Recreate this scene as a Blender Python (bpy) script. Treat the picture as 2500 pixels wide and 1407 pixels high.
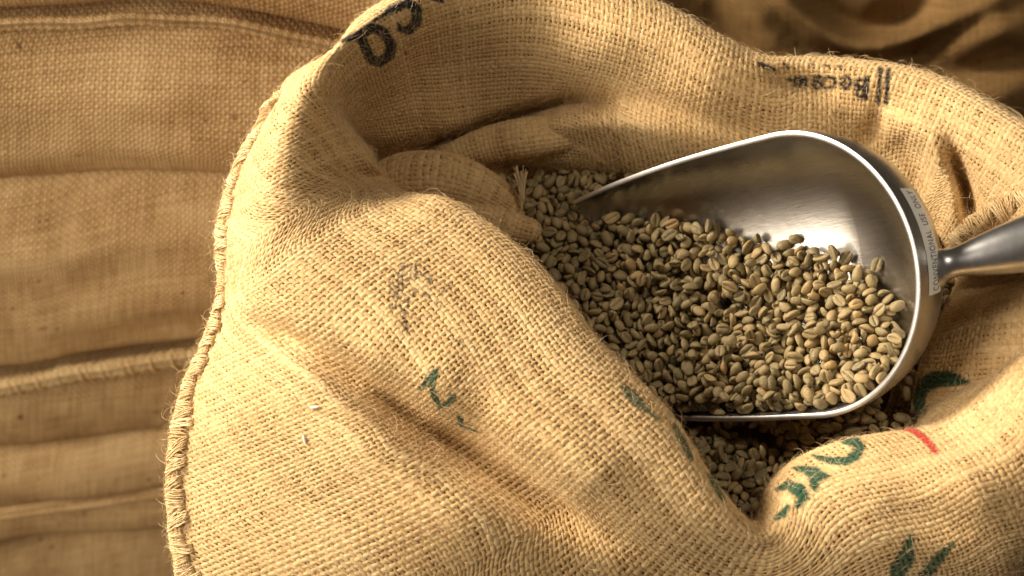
import bpy, math, random
import numpy as np
from mathutils import Vector, Matrix
for o in list(bpy.data.objects): bpy.data.objects.remove(o)
rng = np.random.default_rng(7); random.seed(7)
C = bpy.context.scene.collection
R = math.radians
# ------------------------------------------------------------------ camera, light, exposure
PITCH = R(50); DIST = 0.75
FWD = np.array([0, math.cos(PITCH), -math.sin(PITCH)]); UPV = np.array([0, math.sin(PITCH), math.cos(PITCH)])
CAM = -DIST * FWD
cd = bpy.data.cameras.new('camera'); cam = bpy.data.objects.new('camera', cd); C.objects.link(cam)
cam.location = CAM; cam.rotation_euler = (math.pi/2 - PITCH, 0, 0)
cd.sensor_width = 36; cd.lens = 54; cd.clip_start = 0.01; cd.clip_end = 30
cd.dof.use_dof = True; cd.dof.focus_distance = 0.70; cd.dof.aperture_fstop = 11
bpy.context.scene.camera = cam
w = bpy.data.worlds.new('World'); bpy.context.scene.world = w; w.use_nodes = True
w.node_tree.nodes['Background'].inputs['Color'].default_value = (1.0, 0.83, 0.64, 1)
w.node_tree.nodes['Background'].inputs['Strength'].default_value = 0.075
def area(name, loc, target, size, power, col):
    ld = bpy.data.lights.new(name, 'AREA'); ld.shape = 'DISK'; ld.size = size; ld.energy = power; ld.color = col
    o = bpy.data.objects.new(name, ld); C.objects.link(o); o.location = loc
    o.rotation_euler = (Vector(target) - Vector(loc)).to_track_quat('-Z', 'Y').to_euler()
    return o
area('key_lamp', (-1.20, 0.46, 0.74), (0.02, -0.05, 0), 0.60, 61, (1.0, 0.87, 0.70))
area('side_fill', (-1.45, -0.62, 0.66), (-0.15, 0.05, -0.05), 0.80, 28, (1.0, 0.87, 0.70))  # added fill light, brightens the stacked sacks from the front left
area('ceiling_lamp', (0.50, -0.25, 1.55), (0.10, 0.0, 0), 0.40, 6.5, (1.0, 0.87, 0.71))
vs = bpy.context.scene.view_settings
vs.view_transform = 'Standard'; vs.look = 'None'; vs.exposure = 0; vs.gamma = 1
bpy.context.scene.cycles.max_bounces = 6

# ------------------------------------------------------------------ helpers
MM = 0.001
def P(px, py, z):
    """the place at height z (mm) that the photograph shows at pixel px, py of 2500 x 1407"""
    a = (px - 1250) * 0.2 * MM; b = (703.5 - py) * 0.2 * MM
    d = FWD * DIST + UPV * b + np.array([a, 0, 0])
    return CAM + d * ((z * MM - CAM[2]) / d[2])
def project(p):
    q = p - CAM; f = q @ FWD
    return np.stack([1250 + q[..., 0] / f * DIST / (0.2*MM), 703.5 - (q @ UPV) / f * DIST / (0.2*MM)], -1)
def mesh_from(name, verts, quads, mat, parent=None, smooth=True, attrs=None):
    me = bpy.data.meshes.new(name)
    verts = np.asarray(verts, np.float32); quads = np.asarray(quads, np.int32)
    n = quads.shape[1]
    me.vertices.add(len(verts)); me.vertices.foreach_set('co', verts.ravel())
    me.loops.add(quads.size); me.loops.foreach_set('vertex_index', quads.ravel())
    me.polygons.add(len(quads)); me.polygons.foreach_set('loop_start', np.arange(0, quads.size, n, dtype=np.int32))
    me.polygons.foreach_set('loop_total', np.full(len(quads), n, np.int32))
    me.validate(); me.update(calc_edges=True)
    if smooth: me.polygons.foreach_set('use_smooth', np.ones(len(quads), bool))
    for k, (typ, arr) in (attrs or {}).items():
        at = me.attributes.new(k, typ, 'POINT')
        at.data.foreach_set({'FLOAT': 'value', 'FLOAT_VECTOR': 'vector', 'FLOAT_COLOR': 'color'}[typ], np.asarray(arr, np.float32).ravel())
    if mat: me.materials.append(mat)
    o = bpy.data.objects.new(name, me); C.objects.link(o)
    if parent: o.parent = parent
    return o
def empty(name, loc, label, cat, group=None):
    o = bpy.data.objects.new(name, None); C.objects.link(o); o.location = loc; o.empty_display_size = 0.02
    o['label'] = label; o['category'] = cat
    if group: o['group'] = group
    return o
def adopt(child, root):
    """parent a mesh whose vertices are in world space under a root that stands somewhere else"""
    child.parent = root; child.matrix_parent_inverse = Matrix.Translation(-Vector(root.location))
def grid_quads(nu, nv, closed=False):
    i = np.arange(nu if closed else nu-1)[:, None]; j = np.arange(nv-1)[None, :]
    i2 = (i+1) % nu
    return np.stack([i*nv+j, i2*nv+j, i2*nv+j+1, i*nv+j+1], -1).reshape(-1, 4)
def catmull(pts, t, closed=False):
    pts = np.asarray(pts, float); n = len(pts); t = np.asarray(t, float)
    i = np.floor(t).astype(int)
    if not closed: i = np.clip(i, 0, n-2)
    f = (t - i)[(...,) + (None,)*(pts.ndim-1)]
    g = (lambda k: pts[k % n]) if closed else (lambda k: pts[np.clip(k, 0, n-1)])
    p0, p1, p2, p3 = g(i-1), g(i), g(i+1), g(i+2)
    return 0.5*((2*p1) + (p2-p0)*f + (2*p0-5*p1+4*p2-p3)*f**2 + (3*p1-p0-3*p2+p3)*f**3)
def resample(line, n):
    d = np.concatenate([[0], np.cumsum(np.linalg.norm(np.diff(line, axis=0), axis=1))])
    s = np.linspace(0, d[-1], n)
    return np.stack([np.interp(s, d, line[:, k]) for k in range(line.shape[1])], -1)
def spline(pts, n):
    return resample(catmull(pts, np.linspace(0, len(pts)-1, max(len(pts)*12, 40))), n)
def lownoise(x, y, seed, n=5):
    r = np.random.default_rng(seed); out = 0
    for _ in range(n):
        a, b, c = r.normal(size=2), r.uniform(0, 6.28), r.uniform(.6, 1)
        out = out + c*np.sin(a[0]*x + a[1]*y + b)
    return out / n
# ------------------------------------------------------------------ materials
def nodes(name):
    m = bpy.data.materials.new(name); m.use_nodes = True
    nt = m.node_tree; b = nt.nodes['Principled BSDF']
    def N(t, **k):
        n = nt.nodes.new(t)
        for a, v in k.items():
            if a in n.inputs: n.inputs[a].default_value = v
            else: setattr(n, a, v)
        return n
    return m, nt, b, N, nt.links.new
def ramp(N, stops):
    r = N('ShaderNodeValToRGB'); e = r.color_ramp.elements
    while len(e) < len(stops): e.new(0.5)
    for k, (p, c) in zip(e, stops): k.position = p; k.color = (*c, 1)
    return r
def mat_yarn():
    m, nt, b, N, L = nodes('jute yarn')
    tint = N('ShaderNodeAttribute', attribute_name='tint'); ink = N('ShaderNodeAttribute', attribute_name='ink'); tuv = N('ShaderNodeAttribute', attribute_name='tuv')
    nz = N('ShaderNodeTexNoise', Scale=1.0, Detail=4.0, Roughness=0.65); L(tuv.outputs['Vector'], nz.inputs['Vector'])
    geo = N('ShaderNodeNewGeometry')
    st = N('ShaderNodeTexNoise', Scale=16.0, Detail=3.0); L(geo.outputs['Position'], st.inputs['Vector'])
    a1 = N('ShaderNodeMath', operation='MULTIPLY_ADD'); L(nz.outputs['Fac'], a1.inputs[0]); a1.inputs[1].default_value = 0.75
    L(tint.outputs['Fac'], a1.inputs[2])
    a2 = N('ShaderNodeMath', operation='MULTIPLY_ADD'); L(st.outputs['Fac'], a2.inputs[0]); a2.inputs[1].default_value = 0.42; L(a1.outputs[0], a2.inputs[2])
    r = ramp(N, [(0.22, (0.32, 0.185, 0.070)), (0.58, (0.56, 0.375, 0.170)), (0.98, (0.72, 0.55, 0.31))]); L(a2.outputs[0], r.inputs['Fac'])
    mx = N('ShaderNodeMix', data_type='RGBA'); L(ink.outputs['Alpha'], mx.inputs['Factor']); L(r.outputs['Color'], mx.inputs['A']); L(ink.outputs['Color'], mx.inputs['B'])
    L(mx.outputs['Result'], b.inputs['Base Color'])
    b.inputs['Roughness'].default_value = 0.75; b.inputs['Specular IOR Level'].default_value = 0.25
    b.inputs['Sheen Weight'].default_value = 0.25; b.inputs['Sheen Roughness'].default_value = 0.5; b.inputs['Sheen Tint'].default_value = (1, 0.85, 0.6, 1)
    bp = N('ShaderNodeBump', Strength=0.6, Distance=0.0004); L(nz.outputs['Fac'], bp.inputs['Height']); L(bp.outputs['Normal'], b.inputs['Normal'])
    return m
def mat_plain(name, col, rough=0.8, **k):
    m, nt, b, N, L = nodes(name)
    b.inputs['Base Color'].default_value = (*col, 1); b.inputs['Roughness'].default_value = rough
    for a, v in k.items(): b.inputs[a.replace('_', ' ')].default_value = v
    return m
def mat_gap_shade():  # shade between the yarns is put into this darker brown
    m, nt, b, N, L = nodes('gap shade backing')
    geo = N('ShaderNodeNewGeometry'); nz = N('ShaderNodeTexNoise', Scale=900.0, Detail=3.0); L(geo.outputs['Position'], nz.inputs['Vector'])
    r = ramp(N, [(0.3, (0.20, 0.112, 0.043)), (0.7, (0.40, 0.245, 0.108))]); L(nz.outputs['Fac'], r.inputs['Fac']); L(r.outputs['Color'], b.inputs['Base Color'])
    b.inputs['Roughness'].default_value = 0.9
    return m
M_YARN = mat_yarn(); M_GAP_SHADE = mat_gap_shade()
# ------------------------------------------------------------------ the open coffee sack: a ring of stations round its mouth
MOUTH = np.array([0.085, -0.02, 0.0])
def outw(c):
    d = (c - MOUTH) * np.array([1, 1.25, 0]); return d / np.linalg.norm(d)
def auto_in(c):
    d = -outw(c); z = np.array([0, 0, 1.0])
    return [c + (d*9 - z*4)*MM, c + (d*15 - z*22)*MM, c + (d*14 - z*60)*MM, c + (d*8 - z*110)*MM]
def auto_out(c):
    d = outw(c); z = np.array([0, 0, 1.0])
    return [c + (d*11 - z*3)*MM, c + (d*21 - z*18)*MM, c + (d*26 - z*70)*MM, c + (d*22 - z*150)*MM, c + (d*24 - z*230)*MM]
# (crest, inner points from the crest down or None, outer points from the crest down or None)
ST = [
 ((1852,1308,14), None, [(1866,1336,8),(1850,1370,-6),(1760,1480,-45),(1560,1700,-130)]),                 # 0 the notch in front
 ((1758,1212,26), None, [(1730,1245,26),(1640,1330,10),(1530,1440,-20),(1200,1750,-130)]),
 ((1648,1052,40), None, [(1610,1085,42),(1480,1200,30),(1390,1275,6),(1200,1400,-10),(640,1750,-110)]),
 ((1545,950,48), None, [(1500,985,50),(1350,1100,38),(1265,1175,14),(1050,1300,6),(470,1560,-80)]),
 ((1432,848,54), None, [(1390,880,56),(1230,990,46),(1140,1062,21),(930,1180,16),(428,1400,-56)]),
 ((1330,718,58), None, [(1285,755,61),(1110,890,54),(1000,985,32),(830,1060,26),(408,1235,-36)]),
 ((1240,608,61), None, [(1190,645,64),(1000,780,60),(870,900,42),(740,950,34),(412,1090,-18)]),
 ((1150,528,63), None, [(1100,565,66),(900,690,64),(760,805,50),(660,850,36),(448,945,-4)]),
 ((1065,476,64), None, [(1020,520,67),(830,620,68),(700,720,58),(610,770,40),(500,835,8)]),
 ((985,470,56), None, [(930,490,62),(760,570,70),(650,650,62),(590,690,46),(540,720,18)]),
 ((930,420,52), [(938,428,44),(930,440,20),(930,450,-20),(940,470,-60)], [(885,425,58),(740,480,76),(640,540,72),(580,580,54),(530,600,30)]),
 ((862,340,64), [(880,350,54),(905,375,26),(920,410,-10),(930,440,-50)], [(830,350,72),(720,390,86),(640,440,80),(590,470,62),(550,490,44)]),
 ((806,262,86), [(830,285,70),(862,330,34),(890,385,0),(910,420,-40)], [(785,262,92),(715,300,97),(660,335,88),(615,365,74),(588,385,60)]),
 ((790,195,101), [(818,232,84),(862,300,42),(905,372,6),(930,400,-30)], [(772,190,104),(735,200,102),(700,225,94),(675,255,84),(655,285,74)]),
 ((845,112,104), [(868,160,88),(905,260,46),(950,372,8),(1000,420,-30)], [(822,112,104),(792,150,92),(762,190,78),(745,220,66)]),
 ((950,34,104), [(970,90,90),(1000,220,50),(1040,352,12),(1090,420,-25)], None),
 ((1085,-30,100), [(1100,40,86),(1110,180,50),(1130,322,18),(1150,338,8),(1170,395,4),(1210,430,-25)], None),
 ((1290,-70,96), [(1295,20,82),(1285,150,54),(1270,268,26),(1268,288,15),(1275,320,18),(1300,395,6),(1330,430,-20)], None),
 ((1480,-25,92), [(1480,50,83),(1460,160,58),(1430,238,36),(1418,258,30),(1420,300,30),(1440,390,10),(1450,450,-20)], None),
 ((1640,40,86), [(1630,95,82),(1610,190,62),(1580,270,42),(1580,330,32),(1600,410,8),(1610,480,-20)], None),
 ((1762,112,80), [(1750,150,78),(1730,235,62),(1720,310,42),(1730,400,18),(1760,500,-20)], None),
 ((1862,160,74), [(1868,185,72),(1870,235,62),(1860,310,46),(1870,410,20),(1900,500,-20)], None),
 ((2000,160,72), [(2005,195,68),(2010,250,60),(2010,320,46),(2020,420,22),(2040,500,-20)], None),
 ((2175,176,76), [(2165,212,71),(2150,262,60),(2140,335,46),(2140,430,24),(2130,520,-20)], None),
 ((2295,212,79), [(2280,252,74),(2250,320,60),(2230,400,46),(2200,500,20),(2180,580,-25)], None),
 ((2400,268,82), [(2385,310,77),(2350,390,62),(2310,480,42),(2270,570,16),(2230,640,-25)], None),
 ((2525,345,85), [(2500,395,80),(2440,470,66),(2390,550,44),(2330,630,18),(2260,690,-25)], None),
 ((2680,450,86), [(2640,490,82),(2540,555,74),(2440,635,58),(2350,695,34),(2270,740,-10)], None),
 ((2790,600,82), [(2730,620,78),(2600,660,66),(2470,715,52),(2370,750,32),(2270,790,-4)], None),
 ((2770,735,74), [(2710,742,68),(2600,765,57),(2470,792,43),(2370,812,26),(2265,840,-8)], None),
 ((2640,808,68), [(2600,825,56),(2530,840,46),(2440,862,34),(2350,885,18),(2252,905,-10)], None),
 ((2500,862,64), [(2480,874,50),(2440,893,36),(2390,915,26),(2320,945,12),(2238,965,-13)], [(2525,900,68),(2590,1010,70),(2640,1150,40),(2660,1300,-10),(2640,1450,-90)]),
 ((2390,980,52), [(2382,962,44),(2350,965,34),(2315,974,22),(2270,992,6),(2228,1012,-16)], [(2415,1008,54),(2490,1085,62),(2560,1220,44),(2585,1350,10),(2580,1450,-80)]),
 ((2300,1046,42), [(2296,1034,36),(2282,1014,24),(2258,1012,8),(2225,1040,-20)], [(2325,1072,45),(2400,1150,54),(2470,1280,38),(2500,1375,10),(2500,1445,-50)]),
 ((2212,1076,39), None, [(2242,1100,42),(2315,1185,49),(2385,1310,34),(2425,1425,0),(2415,1520,-60)]),
 ((2100,1098,37), None, [(2135,1126,40),(2220,1200,44),(2295,1320,30),(2325,1440,-6),(2290,1560,-100)]),
 ((1985,1142,26), None, [(2020,1160,32),(2110,1230,37),(2190,1345,22),(2210,1470,-18),(2150,1620,-110)]),
 ((1912,1205,18), None, [(1945,1205,27),(2030,1285,28),(2090,1380,12),(2085,1510,-30),(1990,1660,-120)]),
 ((1886,1270,14), None, [(1915,1268,17),(1955,1330,15),(1970,1420,-2),(1930,1520,-46),(1790,1690,-125)]),
]
NI, NO = 48, 90
cols = []
for cr, inn, out in ST:
    c = P(*cr)
    ip = [P(*q) for q in inn] if inn else auto_in(c)
    op = [P(*q) for q in out] if out else auto_out(c)
    full = np.array(ip[::-1] + [c] + op)
    t = catmull(full, np.linspace(0, len(full)-1, (len(full)-1)*16+1))
    k = len(ip)*16
    cols.append(np.concatenate([resample(t[:k+1], NI+1)[:-1], resample(t[k:], NO+1)]))
cols = np.array(cols); NS = len(cols)
# smooth round the ring, crest lengths equalised
tf = np.linspace(0, NS, 2000, endpoint=False)
crest = catmull(cols[:, NI], tf, closed=True)
dl = np.linalg.norm(np.diff(crest, axis=0, append=crest[:1]), axis=1); cum = np.concatenate([[0], np.cumsum(dl)])
PITCHU = 2.55*MM; PITCHS = 2.45*MM
NW = int(round(cum[-1]/PITCHU/2))*2
SUB = 2
NU = NW*SUB
tu = np.interp(np.linspace(0, cum[-1], NU, endpoint=False), cum[:-1], tf)
G = catmull(cols, tu, closed=True)                      # NU x (NI+NO+1) x 3
def smooth_ring(G, it):
    for _ in range(it):
        G = 0.5*G + 0.25*(np.roll(G, 1, 0) + np.roll(G, -1, 0))
        G[:, 1:-1] = 0.5*G[:, 1:-1] + 0.25*(G[:, :-2] + G[:, 2:])
    return G
G = smooth_ring(G, 4)
sel_ = np.clip((tu-7.0)/1.5, 0, 1)*np.clip((13.5-tu)/1.5, 0, 1) + np.clip((tu-33.5)/1.5, 0, 1) + np.clip((2.2-tu)/1.5, 0, 1); wv = np.clip((np.arange(G.shape[1])-NI-4)/10, 0, 1)*np.clip((G.shape[1]-1-np.arange(G.shape[1]))/6, 0, 1)
for _ in range(140):
    Gs = 0.25*(np.roll(G, 1, 0) + np.roll(G, -1, 0)) + 0.5*G; Gs[:, 1:-1] = 0.5*Gs[:, 1:-1] + 0.25*(Gs[:, :-2] + Gs[:, 2:])
    G = G + (Gs-G)*(sel_[:, None]*wv[None])[..., None]
def normals(G, closed=True):
    du = (np.roll(G, -1, 0) - np.roll(G, 1, 0)) if closed else np.gradient(G, axis=0)
    dv = np.gradient(G, axis=1)
    n = np.cross(du, dv); n /= np.linalg.norm(n, axis=-1, keepdims=True) + 1e-12
    return n
NSIGN = 1.0
# creases and ridges: (polyline in the photograph, half width px, height mm, only where this side of the sheet shows)
FOLDS = [
 ('out', [(640,800),(760,855),(896,945),(1040,1050),(1183,1140),(1310,1215),(1480,1310),(1650,1400)], 44, -15), ('out', [(760,1030),(960,1150),(1150,1290),(1350,1420)], 90, 6), ('out', [(780,800),(930,865),(1080,960),(1230,1045),(1420,1160)], 62, 6),
 ('out', [(590,765),(700,825),(850,925)], 26, -4.5), ('out', [(620,830),(740,900),(880,990)], 34, 2.5),
 ('all', [(850,425),(935,440),(1050,438)], 29, -24), ('out', [(1330,1010),(1420,1100),(1560,1240)], 50, 3),
 ('in', [(915,388),(1060,349),(1180,311),(1300,270),(1400,246),(1500,252)], 15, -17), ('in', [(1100,372),(1230,325),(1400,295),(1560,298),(1720,345)], 40, 12),
 ('in', [(1880,186),(1960,200),(2050,228)], 25, -8), ('in', [(1500,250),(1620,264),(1760,300),(1900,325)], 40, -5),
 ('in', [(2130,285),(2220,310),(2285,350),(2322,430),(2330,520),(2320,600)], 34, 11), ('in', [(2312,362),(2340,420),(2362,480),(2370,535)], 22, -24),
 ('in', [(2180,335),(2230,400),(2262,480)], 36, -9), ('in', [(2155,262),(2130,310),(2110,345)], 26, -7),
 ('in', [(2280,715),(2380,700),(2520,690)], 38, -13), ('in', [(2320,800),(2420,790),(2520,780)], 60, 6), ('in', [(1330,120),(1420,130),(1560,120)], 70, 5),
 ('in', [(1040,100),(1010,190),(1000,270)], 45, -5), ('out', [(2230,1090),(2330,1170),(2450,1230)], 60, 3), ('out', [(2150,1220),(2260,1270),(2380,1290)], 50, -4),
]
def apply_folds(G, folds):
    for side, line, wid, hgt in folds:
        pix = project(G)
        ln = spline([(x, y) for x, y in line], 80)
        d = np.linalg.norm(pix[:, :, None, :] - ln[None, None], axis=-1); k = d.argmin(-1); d = d.min(-1)
        taper = np.sin(np.pi*np.clip((k+4)/88, 0, 1))**0.7
        amp = hgt*MM*np.exp(-(d/wid)**2)*taper
        if side == 'in': amp[:, NI+1:] = 0
        if side == 'out': amp[:, :NI] = 0
        G = G + (CAM-G)/np.linalg.norm(CAM-G, axis=-1, keepdims=True)*amp[..., None]
    return G
G = apply_folds(G, FOLDS)
# absolute arc length along every column, 0 on the crest
seg = np.linalg.norm(np.diff(G, axis=1), axis=-1)
arc = np.concatenate([np.zeros((NU, 1)), np.cumsum(seg, 1)], 1); arc -= arc[:, NI:NI+1]
DS = PITCHS/SUB
k0, k1 = int(arc[:, 0].min()/DS)-1, int(arc[:, -1].max()/DS)+1
k0 = (k0//(2*SUB))*2*SUB
KS = np.arange(k0, k1+1); NK = len(KS)
F = np.empty((NU, NK, 3)); OK = np.zeros((NU, NK), bool)
for i in range(NU):
    s = KS*DS
    for c in range(3): F[i, :, c] = np.interp(s, arc[i], G[i, :, c])
    OK[i] = (s >= arc[i, 0]) & (s <= arc[i, -1])
for _ in range(2):
    F[:, 1:-1] = 0.5*F[:, 1:-1] + 0.25*(F[:, :-2] + F[:, 2:]); F = 0.5*F + 0.25*(np.roll(F, 1, 0) + np.roll(F, -1, 0))
FN = normals(F)
# keep what the camera, or a camera a step to the side, could see
toc = CAM - F; PX = project(F)
FACE = np.sum(FN*toc, -1)/np.linalg.norm(toc, axis=-1)
SIGN = 1.0 if np.median(FACE[(PX[..., 0] > 700) & (PX[..., 0] < 1000) & (PX[..., 1] > 600) & (PX[..., 1] < 900) & OK]) > 0 else -1.0
FN = FN*SIGN; FACE = FACE*SIGN                          # FN points out of the sack on its outside, so inside faces have the same side to the camera
ARC = (KS*DS)[None, :].repeat(NU, 0)
SEEN = OK & (PX[..., 0] > -150) & (PX[..., 0] < 2680) & (PX[..., 1] > -160) & (PX[..., 1] < 1560) & (FACE > -0.35)

# ---- printed ink, traced where the photograph shows it, on the threads it lies on
INK_BLACK, INK_GREEN, INK_RED = (0.012, 0.011, 0.012), (0.012, 0.060, 0.030), (0.42, 0.014, 0.012)
PRINTS = [
 (INK_BLACK, 24, [[(836,100,10),(882,84,26),(908,68,24),(936,78,24),(955,109,26),(950,136,26),(925,153,24),(905,145,24),(890,112,24),(880,88,24)]], (800,40,1000,190), 1.0),
 (INK_BLACK, 22, [[(912,52,8),(955,24,20),(995,6,22),(1018,24,26),(1016,55,26),(998,75,22),(977,71,16),(973,60,10)], [(1052,-12,24),(1078,2,12)], [(989,128,7),(992,133,5)]], (890,-60,1110,150), 1.0),
 (INK_BLACK, 8.5, [[(1856,156,11),(1888,171,10)], [(1915,155,7),(1924,167,7)], [(1982,158,5),(1988,160,4)], [(2012,160,5),(2024,162,6)], [(2046,162,5),(2056,163,4)],
   [(1924,194,8),(1936,196,7)], [(1943,190),(1941,209)], [(1956,190),(1953,211)], [(1969,190),(1966,211)], [(1943,191,5),(1969,191,5)],
   [(2006,188),(1987,190),(1986,208),(1993,216),(2007,212),(2008,196)], [(2004,200,9),(1988,200,9)], [(2014,216),(2034,213),(2040,199),(2032,187),(2017,190)],
   [(2053,190),(2070,187),(2078,201),(2067,218),(2054,208),(2062,198)], [(2117,192,14),(2112,238,14)], [(2114,193),(2093,196),(2091,209),(2110,213)], [(2108,215),(2092,221),(2092,235),(2112,239)],
   [(2150,168,11),(2144,251,11)], [(2169,170,11),(2163,253,11)]], (1840,140,2200,270), 1.0),
 (INK_BLACK, 10, [[(958,744,30),(968,695,44),(1000,660,50),(1030,664,36)], [(1052,688,22),(1058,700,16)], [(1072,742,18),(1080,752,14)], [(1020,700,16),(1010,716,20)], [(985,735,30),(980,770,26),(1004,812,14)], [(1040,720,14),(1052,735,10)], [(1122,836,12),(1130,845,8)], [(930,712,10),(925,724,8)], [(1092,700,12),(1080,712,8)]], (880,600,1180,880), 0.9),
 (INK_GREEN, 12, [[(1027,949,11),(1046,926,17),(1064,906,17),(1055,940,15),(1057,965,14),(1075,992,13),(1095,985,12),(1106,970,17)], [(1118,1016,8),(1124,1030,17)], [(1124,1036,9),(1142,1046,6),(1166,1056,4)]], (1000,880,1200,1080), 0.95),
 (INK_GREEN, 20, [[(1524,948,16),(1545,968,28),(1562,988,22),(1580,1002,10),(1610,1025,8)], [(1646,1038,10),(1668,1080,18),(1688,1122,12)], [(1730,1158,10),(1750,1192,16),(1766,1220,10)]], (1490,900,1800,1260), 0.85),
 (INK_GREEN, 20, [[(2062,1080,12),(2088,1078,24),(2099,1092,26),(2092,1111,26),(2066,1126,22),(2020,1124,16),(1984,1112,6)], [(1940,1143,8),(1968,1148,22),(1992,1158,34),(2018,1163,14)], [(1988,1160,34),(1990,1192,18)],
   [(1896,1196,8),(1926,1184,24),(1950,1198,36),(1964,1212,26),(1946,1236,14)], [(1924,1238,12),(1912,1254,20),(1890,1268,8)]], (1870,1050,2130,1300), 1.0),
 (INK_GREEN, 34, [[(2362,934,12),(2324,926,36),(2285,926,40),(2257,938,38),(2243,972,30),(2246,1002,30)]], (2210,880,2390,1030), 1.0),
 (INK_RED, 14, [[(2188,1044,5),(2230,1050,16),(2261,1074,17),(2284,1103,15)], [(2216,1032,7),(2232,1012,5)]], (2170,990,2310,1130), 0.97),
 (INK_GREEN, 30, [[(2225,1300,4),(2220,1330,26),(2212,1360,44),(2194,1395,42),(2176,1440,20)], [(2332,1321,3),(2300,1356,26),(2270,1390,30),(2235,1430,16)]], (2140,1270,2360,1480), 0.95),
]
def ink_colour(p):
    px = project(p); n = len(p); col = np.zeros((n, 4))
    jit = lownoise(px[:, 0]*0.35, px[:, 1]*0.35, 3, 9)*2.2 + lownoise(px[:, 0]*1.3, px[:, 1]*1.3, 4, 9)*1.6
    cell = np.clip(((px + 400)/10).astype(int), 0, 399); near = np.full((400, 400), 9.0); dist = np.linalg.norm(p-CAM, axis=1)
    np.minimum.at(near, (cell[:, 0], cell[:, 1]), dist)
    for colour, wid, lines, box, dens in PRINTS:
        sel = np.nonzero((px[:, 0] > box[0]) & (px[:, 0] < box[2]) & (px[:, 1] > box[1]) & (px[:, 1] < box[3]) & (dist < near[cell[:, 0], cell[:, 1]] + 0.010))[0]
        if not len(sel): continue
        q = px[sel]; d = np.full(len(sel), 1e9)
        for ln in lines:
            L = np.array([t[:2] for t in ln], float); W = np.array([t[2] if len(t) > 2 else wid for t in ln], float)
            for a, b, wa, wb in zip(L[:-1], L[1:], W[:-1], W[1:]):
                ab = b-a; t = np.clip(((q-a) @ ab)/max(ab @ ab, 1e-9), 0, 1)
                d = np.minimum(d, np.linalg.norm(q - a - t[:, None]*ab, axis=1) - (wa+(wb-wa)*t)*0.5)
        al = np.clip(0.6 - (d + 0.8*jit[sel])/4, 0, 1)*dens
        if dens < 0.95:                                  # rubbed ink, only flecks of it left
            fl = lownoise(q[:, 0]*0.55, q[:, 1]*0.55, 77, 12) + 0.5*lownoise(q[:, 0]*1.7, q[:, 1]*1.7, 78, 12) if dens == 0.9 else np.ones(len(q))
            al = al*np.clip(fl*6 + 0.30, 0, 1)
        hit = al > col[sel, 3]
        col[sel[hit]] = np.concatenate([np.tile(colour, (hit.sum(), 1)), al[hit, None]], 1)
    return col
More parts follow.
